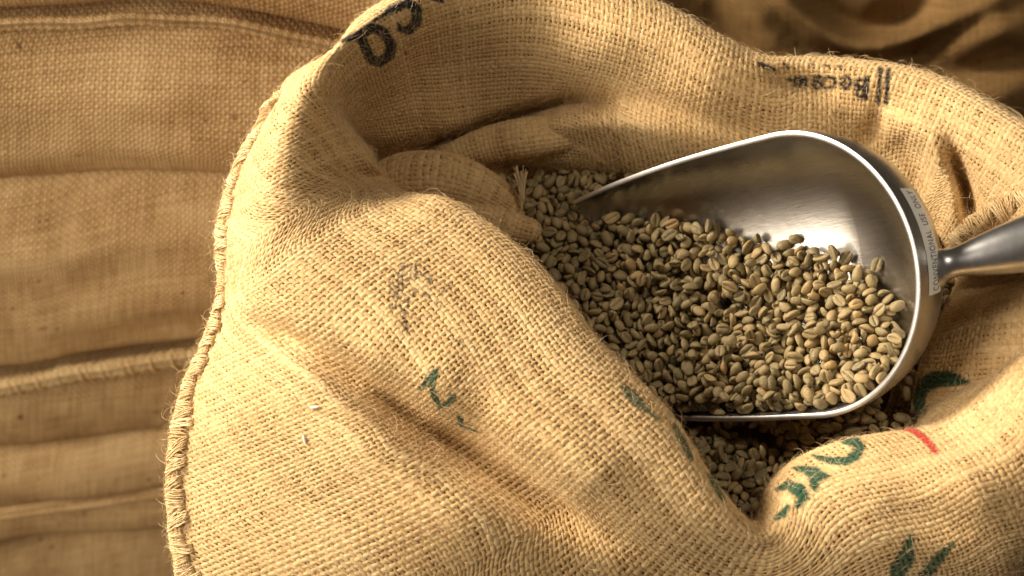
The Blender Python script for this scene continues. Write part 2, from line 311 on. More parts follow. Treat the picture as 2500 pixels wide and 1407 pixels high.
def build_weave(F, FN, SEEN, name, seed, closed=True, side=1.0, ink=True, wu=1.0, ws=1.0, lift=1.0):
    """warp and weft yarns as thin half round ribbons that go over and under each other"""
    r = np.random.default_rng(seed); nu, nk = F.shape[:2]; N = FN*side
    Tu = (np.roll(F, -1, 0) - np.roll(F, 1, 0)) if closed else np.gradient(F, axis=0)*2
    Ts = np.gradient(F, axis=1)*2
    lu = np.linalg.norm(Tu, axis=-1, keepdims=True)+1e-12; ls = np.linalg.norm(Ts, axis=-1, keepdims=True)+1e-12; Tu = Tu/lu; Ts = Ts/ls
    gap_u = lu*SUB/2; gap_s = ls*SUB/2                   # spacing of warp and of weft yarns here
    I, K = np.arange(nu)[:, None], np.arange(nk)[None, :]
    A = 0.27*MM*lift
    V, Q, TI, TV = [], [], [], []; base = 0
    for fam in (0, 1):
        rows = np.arange(0, nu if fam == 0 else nk, SUB); n = len(rows); m = nk if fam == 0 else nu
        pick = (lambda X: X[rows]) if fam == 0 else (lambda X: np.swapaxes(X[:, rows], 0, 1))
        c, nn, tu, ts, ok, gu, gs = (pick(X) for X in (F, N, Tu, Ts, SEEN, gap_u, gap_s))
        j = np.arange(m)[None, :]; i = np.arange(n)[:, None]
        ph = math.pi*(j/SUB + i) + (0 if fam == 0 else math.pi)
        side_v, gap, other = (tu, gu, gs) if fam == 0 else (ts, gs, gu)
        thr = r.normal(0, 0.8, (n, 1)) + (r.random((n, 1)) < 0.06)*r.uniform(0.8, 2.0, (n, 1)); slub = lownoise(j*0.045 + r.uniform(0, 90, (n, 1)), i*7.3, seed+fam, 6); slub = slub + 1.4*np.clip(lownoise(j*0.11 + r.uniform(0, 90, (n, 1)), i*3.9, seed+20+fam, 6) - 0.42, 0, 1)
        wid = np.clip((0.385 if fam == 0 else 0.465)*(wu if fam == 0 else ws)*gap[..., 0], 0.3*MM, 1.5*MM)*(1 + 0.13*np.clip(thr, -1.6, 1.6) + 0.40*slub + 0.07*r.normal(size=(n, m)))*(1.0 + 0.22*lownoise(i*0.05 if fam == 0 else j*0.05/SUB, j*0.05/SUB if fam == 0 else i*0.05, 12, 7))
        lat = 0.10*gap[..., 0]*(lownoise(j*0.11 + i*3.1, i*5.7 + j*0.02, seed+9+fam, 7)*2.0 + 0.4*r.normal(size=(n, m)))
        # a loosened or tightened yarn shifts sideways, so gaps differ
        hgt = A*np.cos(ph)*(1.0 if fam == 0 else 0.62) + 0.08*MM*r.normal(size=(n, m))
        th = 0.33*MM*(1 + 0.15*thr)*np.ones((n, m))*lift
        ang = np.array([-0.25, 0.9, 2.24, 3.39])
        pos = c[..., None, :] + (lat[..., None] + wid[..., None]*np.cos(ang))[..., None]*side_v[..., None, :] + (hgt[..., None] + th[..., None]*np.sin(ang))[..., None]*nn[..., None, :]
        vid = base + np.arange(n*m*4).reshape(n, m, 4)
        last = m if (closed and fam == 1) else m-1
        ja = np.arange(last); jb = (ja+1) % m
        okq = ok[:, ja] & ok[:, jb]
        q = np.stack([vid[:, ja, :-1], vid[:, jb, :-1], vid[:, jb, 1:], vid[:, ja, 1:]], -1)[okq]
        V.append(pos.reshape(-1, 3)); Q.append(q.reshape(-1, 4)); base += n*m*4
        tint = 0.07*thr + 0.13*slub + 0.055*r.normal(size=(n, m)) - 0.02
        TI.append(np.repeat(tint.reshape(-1), 4))
        tv = np.stack([np.broadcast_to(j*0.55, (n, m)), np.broadcast_to(i*17.0, (n, m)), np.zeros((n, m))], -1)[:, :, None, :] + np.array([0, 1.0, 0])*np.arange(4)[None, None, :, None]*1.3
        TV.append(tv.reshape(-1, 3))
    V, Q, TI, TV = map(np.concatenate, (V, Q, TI, TV))
    used = np.zeros(len(V), bool); used[Q.ravel()] = True; re = np.cumsum(used)-1
    V, TI, TV, Q = V[used], TI[used], TV[used], re[Q]
    col = ink_colour(V) if ink else np.zeros((len(V), 4))
    return V, Q, {'tint': ('FLOAT', TI), 'tuv': ('FLOAT_VECTOR', TV), 'ink': ('FLOAT_COLOR', col)}
SACK = empty('coffee_sack', (0.09, -0.02, -0.72), 'open burlap coffee sack with turned down rim and green and black printing, full of beans', 'sack')
V_, Q_, AT_ = build_weave(F, FN, SEEN, 'weave', 11)
WEAVE = mesh_from('weave', V_, Q_, M_YARN, attrs=AT_); WEAVE['kind'] = 'stuff'; adopt(WEAVE, SACK)
q_ = grid_quads(NU, NK, True); q_ = q_[OK.ravel()[q_].all(1)]
GAP_SHEET = mesh_from('gap_shade_sheet', (F - FN*1.0*MM).reshape(-1, 3), q_, M_GAP_SHADE); adopt(GAP_SHEET, SACK)  # sheet added behind the weave, coloured dark so its gaps look shaded
# ------------------------------------------------------------------ the aluminium scoop
def camvec(x, y, z): return np.array([x, 0, 0]) + UPV*y - FWD*z
TILT, ROLL = R(48), R(10)
E1 = camvec(math.cos(TILT)*math.cos(ROLL), math.cos(TILT)*math.sin(ROLL), math.sin(TILT))
E2 = camvec(-math.sin(ROLL), math.cos(ROLL), 0); EN = np.cross(E1, E2)
SC = P(1942, 674, 58); SR = 61.5*MM; SH = 51*MM; SL = 129*MM
PHI = R(35); SD = math.cos(PHI)*E1 - math.sin(PHI)*EN
def scoop_point(sig, th, off=0.0):
    """sig -1..0 far side from tip to back, 0..1 round the back, 1..2 near side back to tip; th 0 at the rim, pi/2 at the keel"""
    sig = np.asarray(sig, float); th = np.asarray(th, float)
    c = np.clip(np.cos(th), 0, 1)**0.85; s = np.clip(np.sin(th), 0, 1)**0.85
    side = np.where(sig < 0, -sig, np.clip(sig-1, 0, None)); t = -SL*side
    a = np.clip(sig, 0, 1)*math.pi
    wd = SR*(1 - 0.02*side - 0.13*side**2.5); h = SH*(1 - 0.80*side**1.45)
    back = (sig >= 0) & (sig <= 1)
    x = np.where(back, SR*0.99*np.sin(a)*c, t); y = np.where(back, SR*np.cos(a)*c, np.where(sig < 0, 1, -1)*wd*c)
    z = -np.where(back, SH, h)*s
    return SC + x[..., None]*E1 + y[..., None]*E2 + z[..., None]*EN
def scoop_surface(sig, th, off=0.0):
    p = scoop_point(sig, th)
    if off == 0: return p
    e = 1e-3
    n = np.cross(scoop_point(sig+e, th)-scoop_point(sig-e, th), scoop_point(sig, th+e)-scoop_point(sig, np.maximum(th-e, 1e-4)))
    n /= np.linalg.norm(n, axis=-1, keepdims=True)+1e-15
    tt = np.clip((p-SC) @ E1, -1, 0); hc = SH*(1 - 0.80*np.clip(-tt/SL, 0, 1)**1.45)
    ctr = SC - EN*(hc*0.3)[..., None] + tt[..., None]*E1
    n *= np.sign(np.sum(n*(p-ctr), -1, keepdims=True))
    return p + n*off
ANISO = 0.0
def mat_metal(name, rough, brushed, tint=(0.80, 0.79, 0.77)):
    m, nt, b, N, L = nodes(name)
    b.inputs['Metallic'].default_value = 1
    if brushed:
        tg = N('ShaderNodeTangent', direction_type='RADIAL', axis='X'); L(tg.outputs[0], b.inputs['Tangent']); b.inputs['Anisotropic'].default_value = 0.75; b.inputs['Anisotropic Rotation'].default_value = ANISO
    tc = N('ShaderNodeTexCoord'); mp = N('ShaderNodeMapping'); L(tc.outputs['Object'], mp.inputs['Vector']); mp.inputs['Scale'].default_value = (30, 900, 900) if brushed else (300, 300, 300)
    nz = N('ShaderNodeTexNoise', Scale=1.0, Detail=5.0, Roughness=0.6); L(mp.outputs['Vector'], nz.inputs['Vector'])
    big = N('ShaderNodeTexNoise', Scale=22.0, Detail=3.0); L(tc.outputs['Object'], big.inputs['Vector'])
    r = ramp(N, [(0.25, tuple(c*0.76 for c in tint)), (0.75, tint)]); L(nz.outputs['Fac'], r.inputs['Fac']); L(r.outputs['Color'], b.inputs['Base Color'])
    mr = N('ShaderNodeMapRange'); L(big.outputs['Fac'], mr.inputs['Value']); mr.inputs['To Min'].default_value = rough*0.75; mr.inputs['To Max'].default_value = rough*1.3
    L(mr.outputs['Result'], b.inputs['Roughness'])
    bp = N('ShaderNodeBump', Strength=0.22 if brushed else 0.05, Distance=0.0003); L(nz.outputs['Fac'], bp.inputs['Height']); L(bp.outputs['Normal'], b.inputs['Normal'])
    return m
M_ALU = mat_metal('brushed aluminium', 0.27, True, (0.60, 0.575, 0.54)); M_RIM = mat_metal('ground aluminium edge', 0.38, False, (0.74, 0.72, 0.69)); M_POL = mat_metal('satin aluminium', 0.31, False, (0.60, 0.60, 0.61))
HANDLE0 = scoop_surface(np.array(0.532), np.array(0.40), 1*MM)
def build_scoop():
    root = empty('metal_scoop', tuple(SC - EN*SH), 'large aluminium scoop half buried in green coffee beans', 'scoop')
    sig = np.concatenate([np.linspace(-1, 0, 40)[:-1], np.linspace(0, 1, 61), np.linspace(1, 2, 40)[1:]]); th = np.linspace(0, math.pi/2, 26)
    S, T = np.meshgrid(sig, th, indexing='ij'); th_w = 2.4*MM
    inn = scoop_surface(S, T); out = scoop_surface(S, T, th_w)
    out[:, 0] = inn[:, 0] + (out[:, 0]-inn[:, 0]) - EN*np.sum((out[:, 0]-inn[:, 0])*EN, -1, keepdims=True)
    n, k = S.shape
    frame = Matrix(((E1[0], E2[0], EN[0], 0), (E1[1], E2[1], EN[1], 0), (E1[2], E2[2], EN[2], 0), (0, 0, 0, 1)))
    def local(o):                                       # object axes along the scoop so that brushing follows it
        mw = Matrix.Translation(Vector(SC)) @ frame
        o.data.transform(mw.inverted()); o.parent = root; o.matrix_world = mw
        o.matrix_parent_inverse = Matrix.Translation(-root.location); o.matrix_basis = mw
        return o
    q = grid_quads(n, k)
    lip = np.stack([inn[:, 0], inn[:, 0]*0.75+out[:, 0]*0.25 + EN*0.35*MM, inn[:, 0]*0.25+out[:, 0]*0.75 + EN*0.35*MM, out[:, 0]], 1)
    front = [np.concatenate([inn[e], out[e][::-1]]) for e in (0, -1)]
    bowl = local(mesh_from('bowl', np.concatenate([inn.reshape(-1, 3), out.reshape(-1, 3)]), np.concatenate([q, q[:, ::-1]+n*k]), M_ALU))
    local(mesh_from('rim', lip.reshape(-1, 3), grid_quads(n, 4), M_RIM))
    prof = [(-4, 10.5), (0, 8.6), (2.5, 6.7), (6, 5.9), (11, 6.6), (20, 8.6), (32, 10.6), (48, 12.3), (75, 13.4), (112, 14.0), (122, 13.6), (126, 11.5), (126.5, 9.0), (116, 8.6)]
    pf = catmull(np.array(prof, float), np.linspace(0, len(prof)-1, 70)); a = np.linspace(0, 2*math.pi, 40, endpoint=False)
    hd = SD + UPV*0.085; hd /= np.linalg.norm(hd); u = np.cross(hd, E2); u /= np.linalg.norm(u); v = np.cross(hd, u)
    hv = HANDLE0 + pf[None, :, :1]*MM*hd + pf[None, :, 1:]*MM*(np.cos(a)[:, None, None]*u + np.sin(a)[:, None, None]*v*1.06)
    mesh_from('handle', hv.reshape(-1, 3), grid_quads(40, len(pf), True), M_POL); adopt(bpy.data.objects['handle'], root)
    # sticker round the back with its printed line
    a0, a1, t0, t1 = 0.585, 0.348, 0.085, 0.305
    A, T2 = np.meshgrid(np.linspace(a0, a1, 40), np.linspace(t0, t1, 8), indexing='ij')
    st = scoop_surface(A, T2, 2.4*MM+0.12*MM); M_ST = mat_plain('sticker', (0.88, 0.89, 0.85), 0.4)
    stk = mesh_from('sticker', st.reshape(-1, 3), grid_quads(40, 8), M_ST); adopt(stk, root)
    fc = bpy.data.curves.new('lettering', 'FONT'); fc.body = 'CONVENTIONAL  USE  ONLY'; fc.size = 1; fc.space_character = 1.12
    tmp = bpy.data.objects.new('lettering_tmp', fc); C.objects.link(tmp)
    bpy.context.view_layer.update(); me = bpy.data.meshes.new_from_object(tmp.evaluated_get(bpy.context.evaluated_depsgraph_get()))
    bpy.data.objects.remove(tmp)
    co = np.array([v.co[:] for v in me.vertices]); x0, x1 = co[:, 0].min(), co[:, 0].max(); hh = co[:, 1].max()
    fa = a0 + (a1-a0)*(0.03 + 0.94*(co[:, 0]-x0)/(x1-x0)); ft = t1 - (t1-t0)*(0.27 + 0.46*co[:, 1]/hh)
    nv = scoop_surface(fa, ft, 2.4*MM+0.26*MM)
    me.vertices.foreach_set('co', nv.astype(np.float32).ravel()); me.materials.clear(); me.materials.append(mat_plain('print', (0.10, 0.10, 0.10), 0.6)); me.update()
    lt = bpy.data.objects.new('lettering', me); C.objects.link(lt); lt.parent = stk
    return root
SCOOP = build_scoop()
# ------------------------------------------------------------------ the twisted inner folds of the sack by the scoop's tip
def tube_grid(axis, rad, flat, nseg, pitch):
    """closed tube round an axis given as (px, py, z) with radii in mm: grid (round, along)"""
    ax = np.array([P(*a) for a in axis]); full = np.concatenate([ax/MM, np.array(rad)[:, None]], 1)
    full = catmull(full, np.linspace(0, len(full)-1, 200)); ln = np.sum(np.linalg.norm(np.diff(full[:, :3], axis=0), axis=1))*MM
    f = resample(full, max(8, int(ln/pitch*SUB))); c = f[:, :3]*MM; r = f[:, 3]*MM
    t = np.gradient(c, axis=0); t /= np.linalg.norm(t, axis=1, keepdims=True)
    u = np.cross(t, -FWD); u /= np.linalg.norm(u, axis=1, keepdims=True); v = np.cross(u, t)
    a = np.linspace(0, 2*math.pi, nseg, endpoint=False)[:, None]
    bump = 1 + 0.06*lownoise(np.cos(a)*2 + c[None, :, 0]*60, np.sin(a)*2 + c[None, :, 1]*60, 31, 6)
    return c[None] + (r[None]*bump)[..., None]*(np.cos(a)[..., None]*u[None] + flat*np.sin(a)[..., None]*v[None])
LOBES = []
def add_lobe(axis, rad, flat):
    per = 2*math.pi*max(rad)*MM; nseg = int(per/(2.5*MM)/2)*2*SUB
    g = tube_grid(axis, rad, flat, nseg, 2.4*MM); n = normals(g)
    n *= np.sign(np.sum(n*(g - g.mean(0, keepdims=True)), -1).mean())
    LOBES.append((g, n)); return g, n
add_lobe([(880,520,-8),(960,452,3),(1045,440,10),(1120,452,8),(1195,482,2),(1250,515,-3),(1288,535,-10)], [9,13.5,14.5,14,11.5,8,3], 0.9)
add_lobe([(1010,500,-4),(1100,528,0),(1190,540,-1),(1265,561,-3),(1305,572,-5),(1320,577,-7)], [9,9.5,9,8,6.5,1.5], 0.75)
add_lobe([(1060,420,4),(1120,378,10),(1200,352,15),(1290,336,20),(1390,326,20),(1470,322,17),(1530,325,13)], [5,7,9,10,8.5,5,1], 0.9)
def patch_grid(rows, pu, ps):
    A = np.array([[P(*q) for q in r] for r in rows])     # rows x columns
    a = catmull(A, np.linspace(0, A.shape[0]-1, 80)); a = np.swapaxes(catmull(np.swapaxes(a, 0, 1), np.linspace(0, A.shape[1]-1, 80)), 0, 1)
    lu = np.linalg.norm(np.diff(a, axis=1), axis=-1).sum(1).mean(); ls = np.linalg.norm(np.diff(a, axis=0), axis=-1).sum(0).mean()
    nu, ns = int(lu/pu)*SUB+1, int(ls/ps)*SUB+1
    a = np.stack([resample(r, nu) for r in a]); a = np.stack([resample(a[:, k], ns) for k in range(nu)])   # nu x ns x 3
    n = normals(a, False); n *= np.sign(np.sum(n*(CAM-a), -1).mean())
    return a, n
pg, pn = patch_grid([[(2362,722,-6),(2345,706,20),(2420,684,32),(2500,664,42),(2620,640,52)], [(2340,760,-2),(2318,742,27),(2400,732,47),(2490,718,59),(2620,700,68)], [(2306,812,-4),(2284,800,22),(2380,800,47),(2480,795,61),(2620,780,70)],
                     [(2280,870,-10),(2257,862,14),(2350,866,38),(2460,860,53),(2620,850,66)], [(2260,940,-16),(2238,932,5),(2320,936,25),(2430,930,38),(2600,920,52)], [(2248,1015,-26),(2226,1006,-9),(2295,1016,7),(2400,1010,18),(2580,1000,30)]], 2.5*MM, 2.4*MM)
pn_ = pn
v, q, at = build_weave(pg, pn, np.ones(pg.shape[:2], bool), 'weave', 57, closed=False, ink=True)
o = mesh_from('weave', v, q, M_YARN, attrs=at); o['kind'] = 'stuff'; l = mesh_from('inner_flap', (pg - pn*1.0*MM).reshape(-1, 3), grid_quads(*pg.shape[:2]), M_GAP_SHADE); adopt(l, SACK); o.parent = l
for k, (g, n) in enumerate(LOBES):
    v, q, at = build_weave(g, n, np.ones(g.shape[:2], bool), 'weave', 50+k, closed=True, ink=False)
    o = mesh_from('weave', v, q, M_YARN, attrs=at); o['kind'] = 'stuff'
    l = mesh_from('inner_fold', (g - n*1.0*MM).reshape(-1, 3), grid_quads(*g.shape[:2], True), M_GAP_SHADE)
    adopt(l, SACK); o.parent = l
#P2-BEGIN
# ------------------------------------------------------------------ hem with whip stitching along the free edge of the turned down rim
def strand(path, rad, nseg=6, squash=None):
    """tube along a path: verts, quads"""
    path = np.asarray(path, float); t = np.gradient(path, axis=0); t /= np.linalg.norm(t, axis=1, keepdims=True)+1e-12
    u = np.cross(t, np.array([0.31, 0.22, 0.92])); u /= np.linalg.norm(u, axis=1, keepdims=True)+1e-12; v = np.cross(t, u)
    a = np.linspace(0, 2*math.pi, nseg, endpoint=False); r = np.broadcast_to(np.asarray(rad, float), (len(path),))
    g = path[None] + r[None, :, None]*(np.cos(a)[:, None, None]*u[None] + np.sin(a)[:, None, None]*v[None])
    return g.reshape(-1, 3), grid_quads(nseg, len(path), True)
def join(parts):
    V, Q, b = [], [], 0
    for v, q in parts: V.append(v); Q.append(q+b); b += len(v)
    return np.concatenate(V), np.concatenate(Q)
def twine_attrs(n, r, light=0.0):
    return {'tint': ('FLOAT', np.full(n, light) + 0.04*r.normal(size=n)), 'tuv': ('FLOAT_VECTOR', np.stack([np.arange(n)*0.13, np.full(n, r.uniform(0, 99)), np.zeros(n)], -1)), 'ink': ('FLOAT_COLOR', np.zeros((n, 4)))}
def stitch_run(edge, inw, nrm, parent, pitch, reach, rise, rnd, wild=0.2, nst=4, rad=0.62):
    """one object per stitch: strands of twine that come up through the cloth, cross the hem and go under"""
    ln = np.concatenate([[0], np.cumsum(np.linalg.norm(np.diff(edge, axis=0), axis=1))]); n = int(ln[-1]/pitch)
    at = lambda A, s: np.stack([np.interp(s, ln, A[:, c]) for c in range(3)], -1)
    for k in range(n):
        s0 = (k+0.5+rnd.uniform(-wild, wild))*pitch; parts = []
        rc = reach*(1+rnd.uniform(-.28, .30)); slant = rnd.uniform(-1.0, 0.9)*pitch
        for m in range(nst):
            ph = np.linspace(-0.25*math.pi, 1.28*math.pi, 15)
            off = (m-(nst-1)/2)*rad*1.55*MM*(1+rnd.uniform(-.25, .25))
            x = rc*(0.42 - 0.58*np.cos(ph)*-1); y = rise*np.sin(ph)*(1+rnd.uniform(-.1, .25))
            x = rc*(0.5+0.5*np.cos(ph))-0.12*rc
            s = s0 + off + slant*np.cos(ph)*0.5 + 0.25*MM*rnd.normal()
            base = at(edge, s); I = at(inw, s); Nn = at(nrm, s)
            parts.append(strand(base + I*x[:, None] + Nn*y[:, None] + rnd.normal(0, 0.20*MM, (15, 3)), rad*MM*(1+rnd.uniform(-.25, .25))*np.clip(np.sin(np.linspace(0.35, 2.8, 15))*1.4, 0.5, 1)))
        v, q = join(parts); o = mesh_from('stitch', v, q, M_YARN, attrs=twine_attrs(len(v), rnd, 0.22+0.10*rnd.normal())); adopt(o, parent if parent.parent is None else SACK)
        if parent.parent is not None: o.parent = parent; o.matrix_parent_inverse = Matrix.Identity(4)
rs = np.random.default_rng(77)
i0, i1 = np.searchsorted(tu, 2.2), np.searchsorted(tu, 13.6)
edge = G[i0:i1, -1]; e2 = G[i0:i1, -6]; inw = e2-edge; inw /= np.linalg.norm(inw, axis=1, keepdims=True); nr = normals(G)[i0:i1, -3]*SIGN
edge = spline(edge[::6], 500); m_ = np.linspace(0, len(inw)-1, 500).astype(int); inw, nr = inw[m_], nr[m_]
edge = edge + inw*2.0*MM + nr*0.4*MM + (lownoise(np.arange(500)*0.09, np.zeros(500), 8)*1.3*MM)[:, None]*inw
a_ = np.linspace(0, 2*math.pi, 20, endpoint=False)
tube = edge[None] + (inw*4.4*MM)[None]*(1+np.cos(a_))[:, None, None] - (inw*1.5*MM)[None] + (nr*1.6*MM)[None]*np.sin(a_)[:, None, None]
tn_ = normals(tube); tn_ *= np.sign(np.mean(np.sum(tn_*(tube-tube.mean(0)), -1)))
v, q, at = build_weave(tube, tn_, np.ones(tube.shape[:2], bool), 'hem', 60, closed=True, ink=False)
HEM = mesh_from('hem', np.concatenate([v, (tube-tn_*0.8*MM).reshape(-1, 3)]), np.concatenate([q, grid_quads(*tube.shape[:2], True)+len(v)]), M_YARN,
                attrs={k: (ty, np.concatenate([ar, np.zeros((tube.shape[0]*tube.shape[1],)+np.shape(ar)[1:])])) for k, (ty, ar) in at.items()}); adopt(HEM, SACK)
stitch_run(edge, inw, nr, HEM, 5.0*MM, 12.0*MM, 2.3*MM, rs, 0.45, nst=9, rad=0.34)
# ---- the sewn seam that shows above the handle
sm = np.array([P(2335,600,38), P(2375,560,50), P(2430,528,60), P(2500,500,68), P(2580,480,74)]); sm = spline(sm, 120)
sn = np.tile((CAM-sm[60])/np.linalg.norm(CAM-sm[60]), (120, 1)); st_ = np.gradient(sm, axis=0); st_ /= np.linalg.norm(st_, axis=1, keepdims=True); si = np.cross(st_, sn)
SEAM = mesh_from('seam', *strand(sm, 4.6*MM, 10), M_YARN); 
n_ = len(SEAM.data.vertices)
for k, (ty, ar) in twine_attrs(n_, rs).items():
    SEAM.data.attributes.new(k, ty, 'POINT').data.foreach_set({'FLOAT': 'value', 'FLOAT_VECTOR': 'vector', 'FLOAT_COLOR': 'color'}[ty], np.asarray(ar, np.float32).ravel())
adopt(SEAM, SACK)
stitch_run(sm - si*5*MM, si, sn, SEAM, 4.2*MM, 12*MM, 5.2*MM, rs, 0.55, nst=7, rad=0.40)
SEAM_PTS = sm
# ---- lower body of the sack down to the floor, under the turned down rim
bz = [(-0.04, .105, .078), (-0.075, .155, .112), (-0.16, .185, .135), (-0.35, .20, .15), (-0.60, .205, .155), (-0.70, .19, .14), (-0.725, .14, .10), (-0.728, .01, .01)]
bb = catmull(np.array(bz), np.linspace(0, len(bz)-1, 60)); aa = np.linspace(0, 2*math.pi, 90, endpoint=False)[:, None]
br = 1 + 0.03*lownoise(np.cos(aa)*3 + bb[None, :, 0]*6, np.sin(aa)*3, 5, 7)
body = np.stack([0.085 + bb[None, :, 1]*np.cos(aa)*br, -0.015 + bb[None, :, 2]*np.sin(aa)*br, np.broadcast_to(bb[None, :, 0], br.shape)], -1)
# ------------------------------------------------------------------ burlap seen too far off to pick out its yarns
def mat_far(name, c0, c1, c2, pitch=2.6*MM, contrast=1.0):
    m, nt, b, N, L = nodes(name)
    uv = N('ShaderNodeAttribute', attribute_name='cloth'); sp = N('ShaderNodeSeparateXYZ')
    ns = N('ShaderNodeTexNoise', Scale=40.0, Detail=2.0); L(uv.outputs['Vector'], ns.inputs['Vector'])
    wob = N('ShaderNodeVectorMath', operation='SCALE'); L(ns.outputs['Color'], wob.inputs[0]); wob.inputs['Scale'].default_value = 0.006
    va = N('ShaderNodeVectorMath', operation='ADD'); L(uv.outputs['Vector'], va.inputs[0]); L(wob.outputs[0], va.inputs[1]); L(va.outputs[0], sp.inputs[0])
    def wave(out, ph):
        a = N('ShaderNodeMath', operation='MULTIPLY'); L(out, a.inputs[0]); a.inputs[1].default_value = math.pi/pitch
        s = N('ShaderNodeMath', operation='SINE'); L(a.outputs[0], s.inputs[0]); return s
    sx, sy = wave(sp.outputs['X'], 0), wave(sp.outputs['Y'], 0)
    pr = N('ShaderNodeMath', operation='MULTIPLY'); L(sx.outputs[0], pr.inputs[0]); L(sy.outputs[0], pr.inputs[1])
    ax = N('ShaderNodeMath', operation='ABSOLUTE'); L(sx.outputs[0], ax.inputs[0]); ay = N('ShaderNodeMath', operation='ABSOLUTE'); L(sy.outputs[0], ay.inputs[0])
    mx = N('ShaderNodeMath', operation='MAXIMUM'); L(ax.outputs[0], mx.inputs[0]); L(ay.outputs[0], mx.inputs[1])
    h = N('ShaderNodeMath', operation='MULTIPLY_ADD'); L(pr.outputs[0], h.inputs[0]); h.inputs[1].default_value = 0.35; L(mx.outputs[0], h.inputs[2])
    st = N('ShaderNodeMapping'); st.inputs['Scale'].default_value = (380, 22, 1); L(uv.outputs['Vector'], st.inputs['Vector']); n1 = N('ShaderNodeTexNoise', Scale=1.0, Detail=3.0); L(st.outputs[0], n1.inputs['Vector'])
    st2 = N('ShaderNodeMapping'); st2.inputs['Scale'].default_value = (22, 380, 1); L(uv.outputs['Vector'], st2.inputs['Vector']); n2 = N('ShaderNodeTexNoise', Scale=1.0, Detail=3.0); L(st2.outputs[0], n2.inputs['Vector'])
    big = N('ShaderNodeTexNoise', Scale=13.0, Detail=4.0, Roughness=0.6); L(uv.outputs['Vector'], big.inputs['Vector'])
    f1 = N('ShaderNodeMath', operation='ADD'); L(n1.outputs['Fac'], f1.inputs[0]); L(n2.outputs['Fac'], f1.inputs[1])
    f2 = N('ShaderNodeMath', operation='ADD'); bg = N('ShaderNodeMath', operation='MULTIPLY_ADD'); L(big.outputs['Fac'], bg.inputs[0]); bg.inputs[1].default_value = 1.7; bg.inputs[2].default_value = -0.35; L(f1.outputs[0], f2.inputs[0]); L(bg.outputs[0], f2.inputs[1])
    f3 = N('ShaderNodeMath', operation='MULTIPLY_ADD'); L(h.outputs[0], f3.inputs[0]); f3.inputs[1].default_value = 0.75*contrast; L(f2.outputs[0], f3.inputs[2])
    mr = N('ShaderNodeMapRange'); L(f3.outputs[0], mr.inputs['Value']); mr.inputs['From Min'].default_value = 1.45; mr.inputs['From Max'].default_value = 2.65
    r = ramp(N, [(0.0, c0), (0.5, c1), (1.0, c2)]); L(mr.outputs['Result'], r.inputs['Fac'])
    sp2 = N('ShaderNodeTexNoise', Scale=75.0, Detail=1.0); L(uv.outputs['Vector'], sp2.inputs['Vector']); spk = ramp(N, [(0.24, (0.30, 0.24, 0.2)), (0.29, (1, 1, 1))]); L(sp2.outputs['Fac'], spk.inputs['Fac'])
    mul = N('ShaderNodeMix', data_type='RGBA', blend_type='MULTIPLY'); mul.inputs['Factor'].default_value = 0.8; L(r.outputs['Color'], mul.inputs['A']); L(spk.outputs['Color'], mul.inputs['B'])
    L(mul.outputs['Result'], b.inputs['Base Color']); b.inputs['Roughness'].default_value = 0.85; b.inputs['Specular IOR Level'].default_value = 0.2
    bp = N('ShaderNodeBump', Strength=0.8, Distance=0.0009); L(h.outputs[0], bp.inputs['Height']); L(bp.outputs['Normal'], b.inputs['Normal'])
    return m
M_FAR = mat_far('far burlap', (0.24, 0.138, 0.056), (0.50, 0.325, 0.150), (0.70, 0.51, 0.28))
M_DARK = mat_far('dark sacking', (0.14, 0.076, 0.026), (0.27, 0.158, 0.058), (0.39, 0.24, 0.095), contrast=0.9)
M_FHEM = mat_far('pale hem twine', (0.34, 0.22, 0.10), (0.56, 0.40, 0.20), (0.70, 0.54, 0.31))
def cloth_uv(g):
    u = np.concatenate([np.zeros((1, g.shape[1])), np.cumsum(np.linalg.norm(np.diff(g, axis=0), axis=-1), 0)]).mean(1, keepdims=True)*np.ones(g.shape[:2])
    v = np.concatenate([np.zeros((g.shape[0], 1)), np.cumsum(np.linalg.norm(np.diff(g, axis=1), axis=-1), 1)], 1)
    return np.stack([u, v, np.zeros_like(u)], -1)
BODY = mesh_from('sack_body', body.reshape(-1, 3), grid_quads(90, 60, True), M_FAR, attrs={'cloth': ('FLOAT_VECTOR', cloth_uv(body))}); adopt(BODY, SACK)
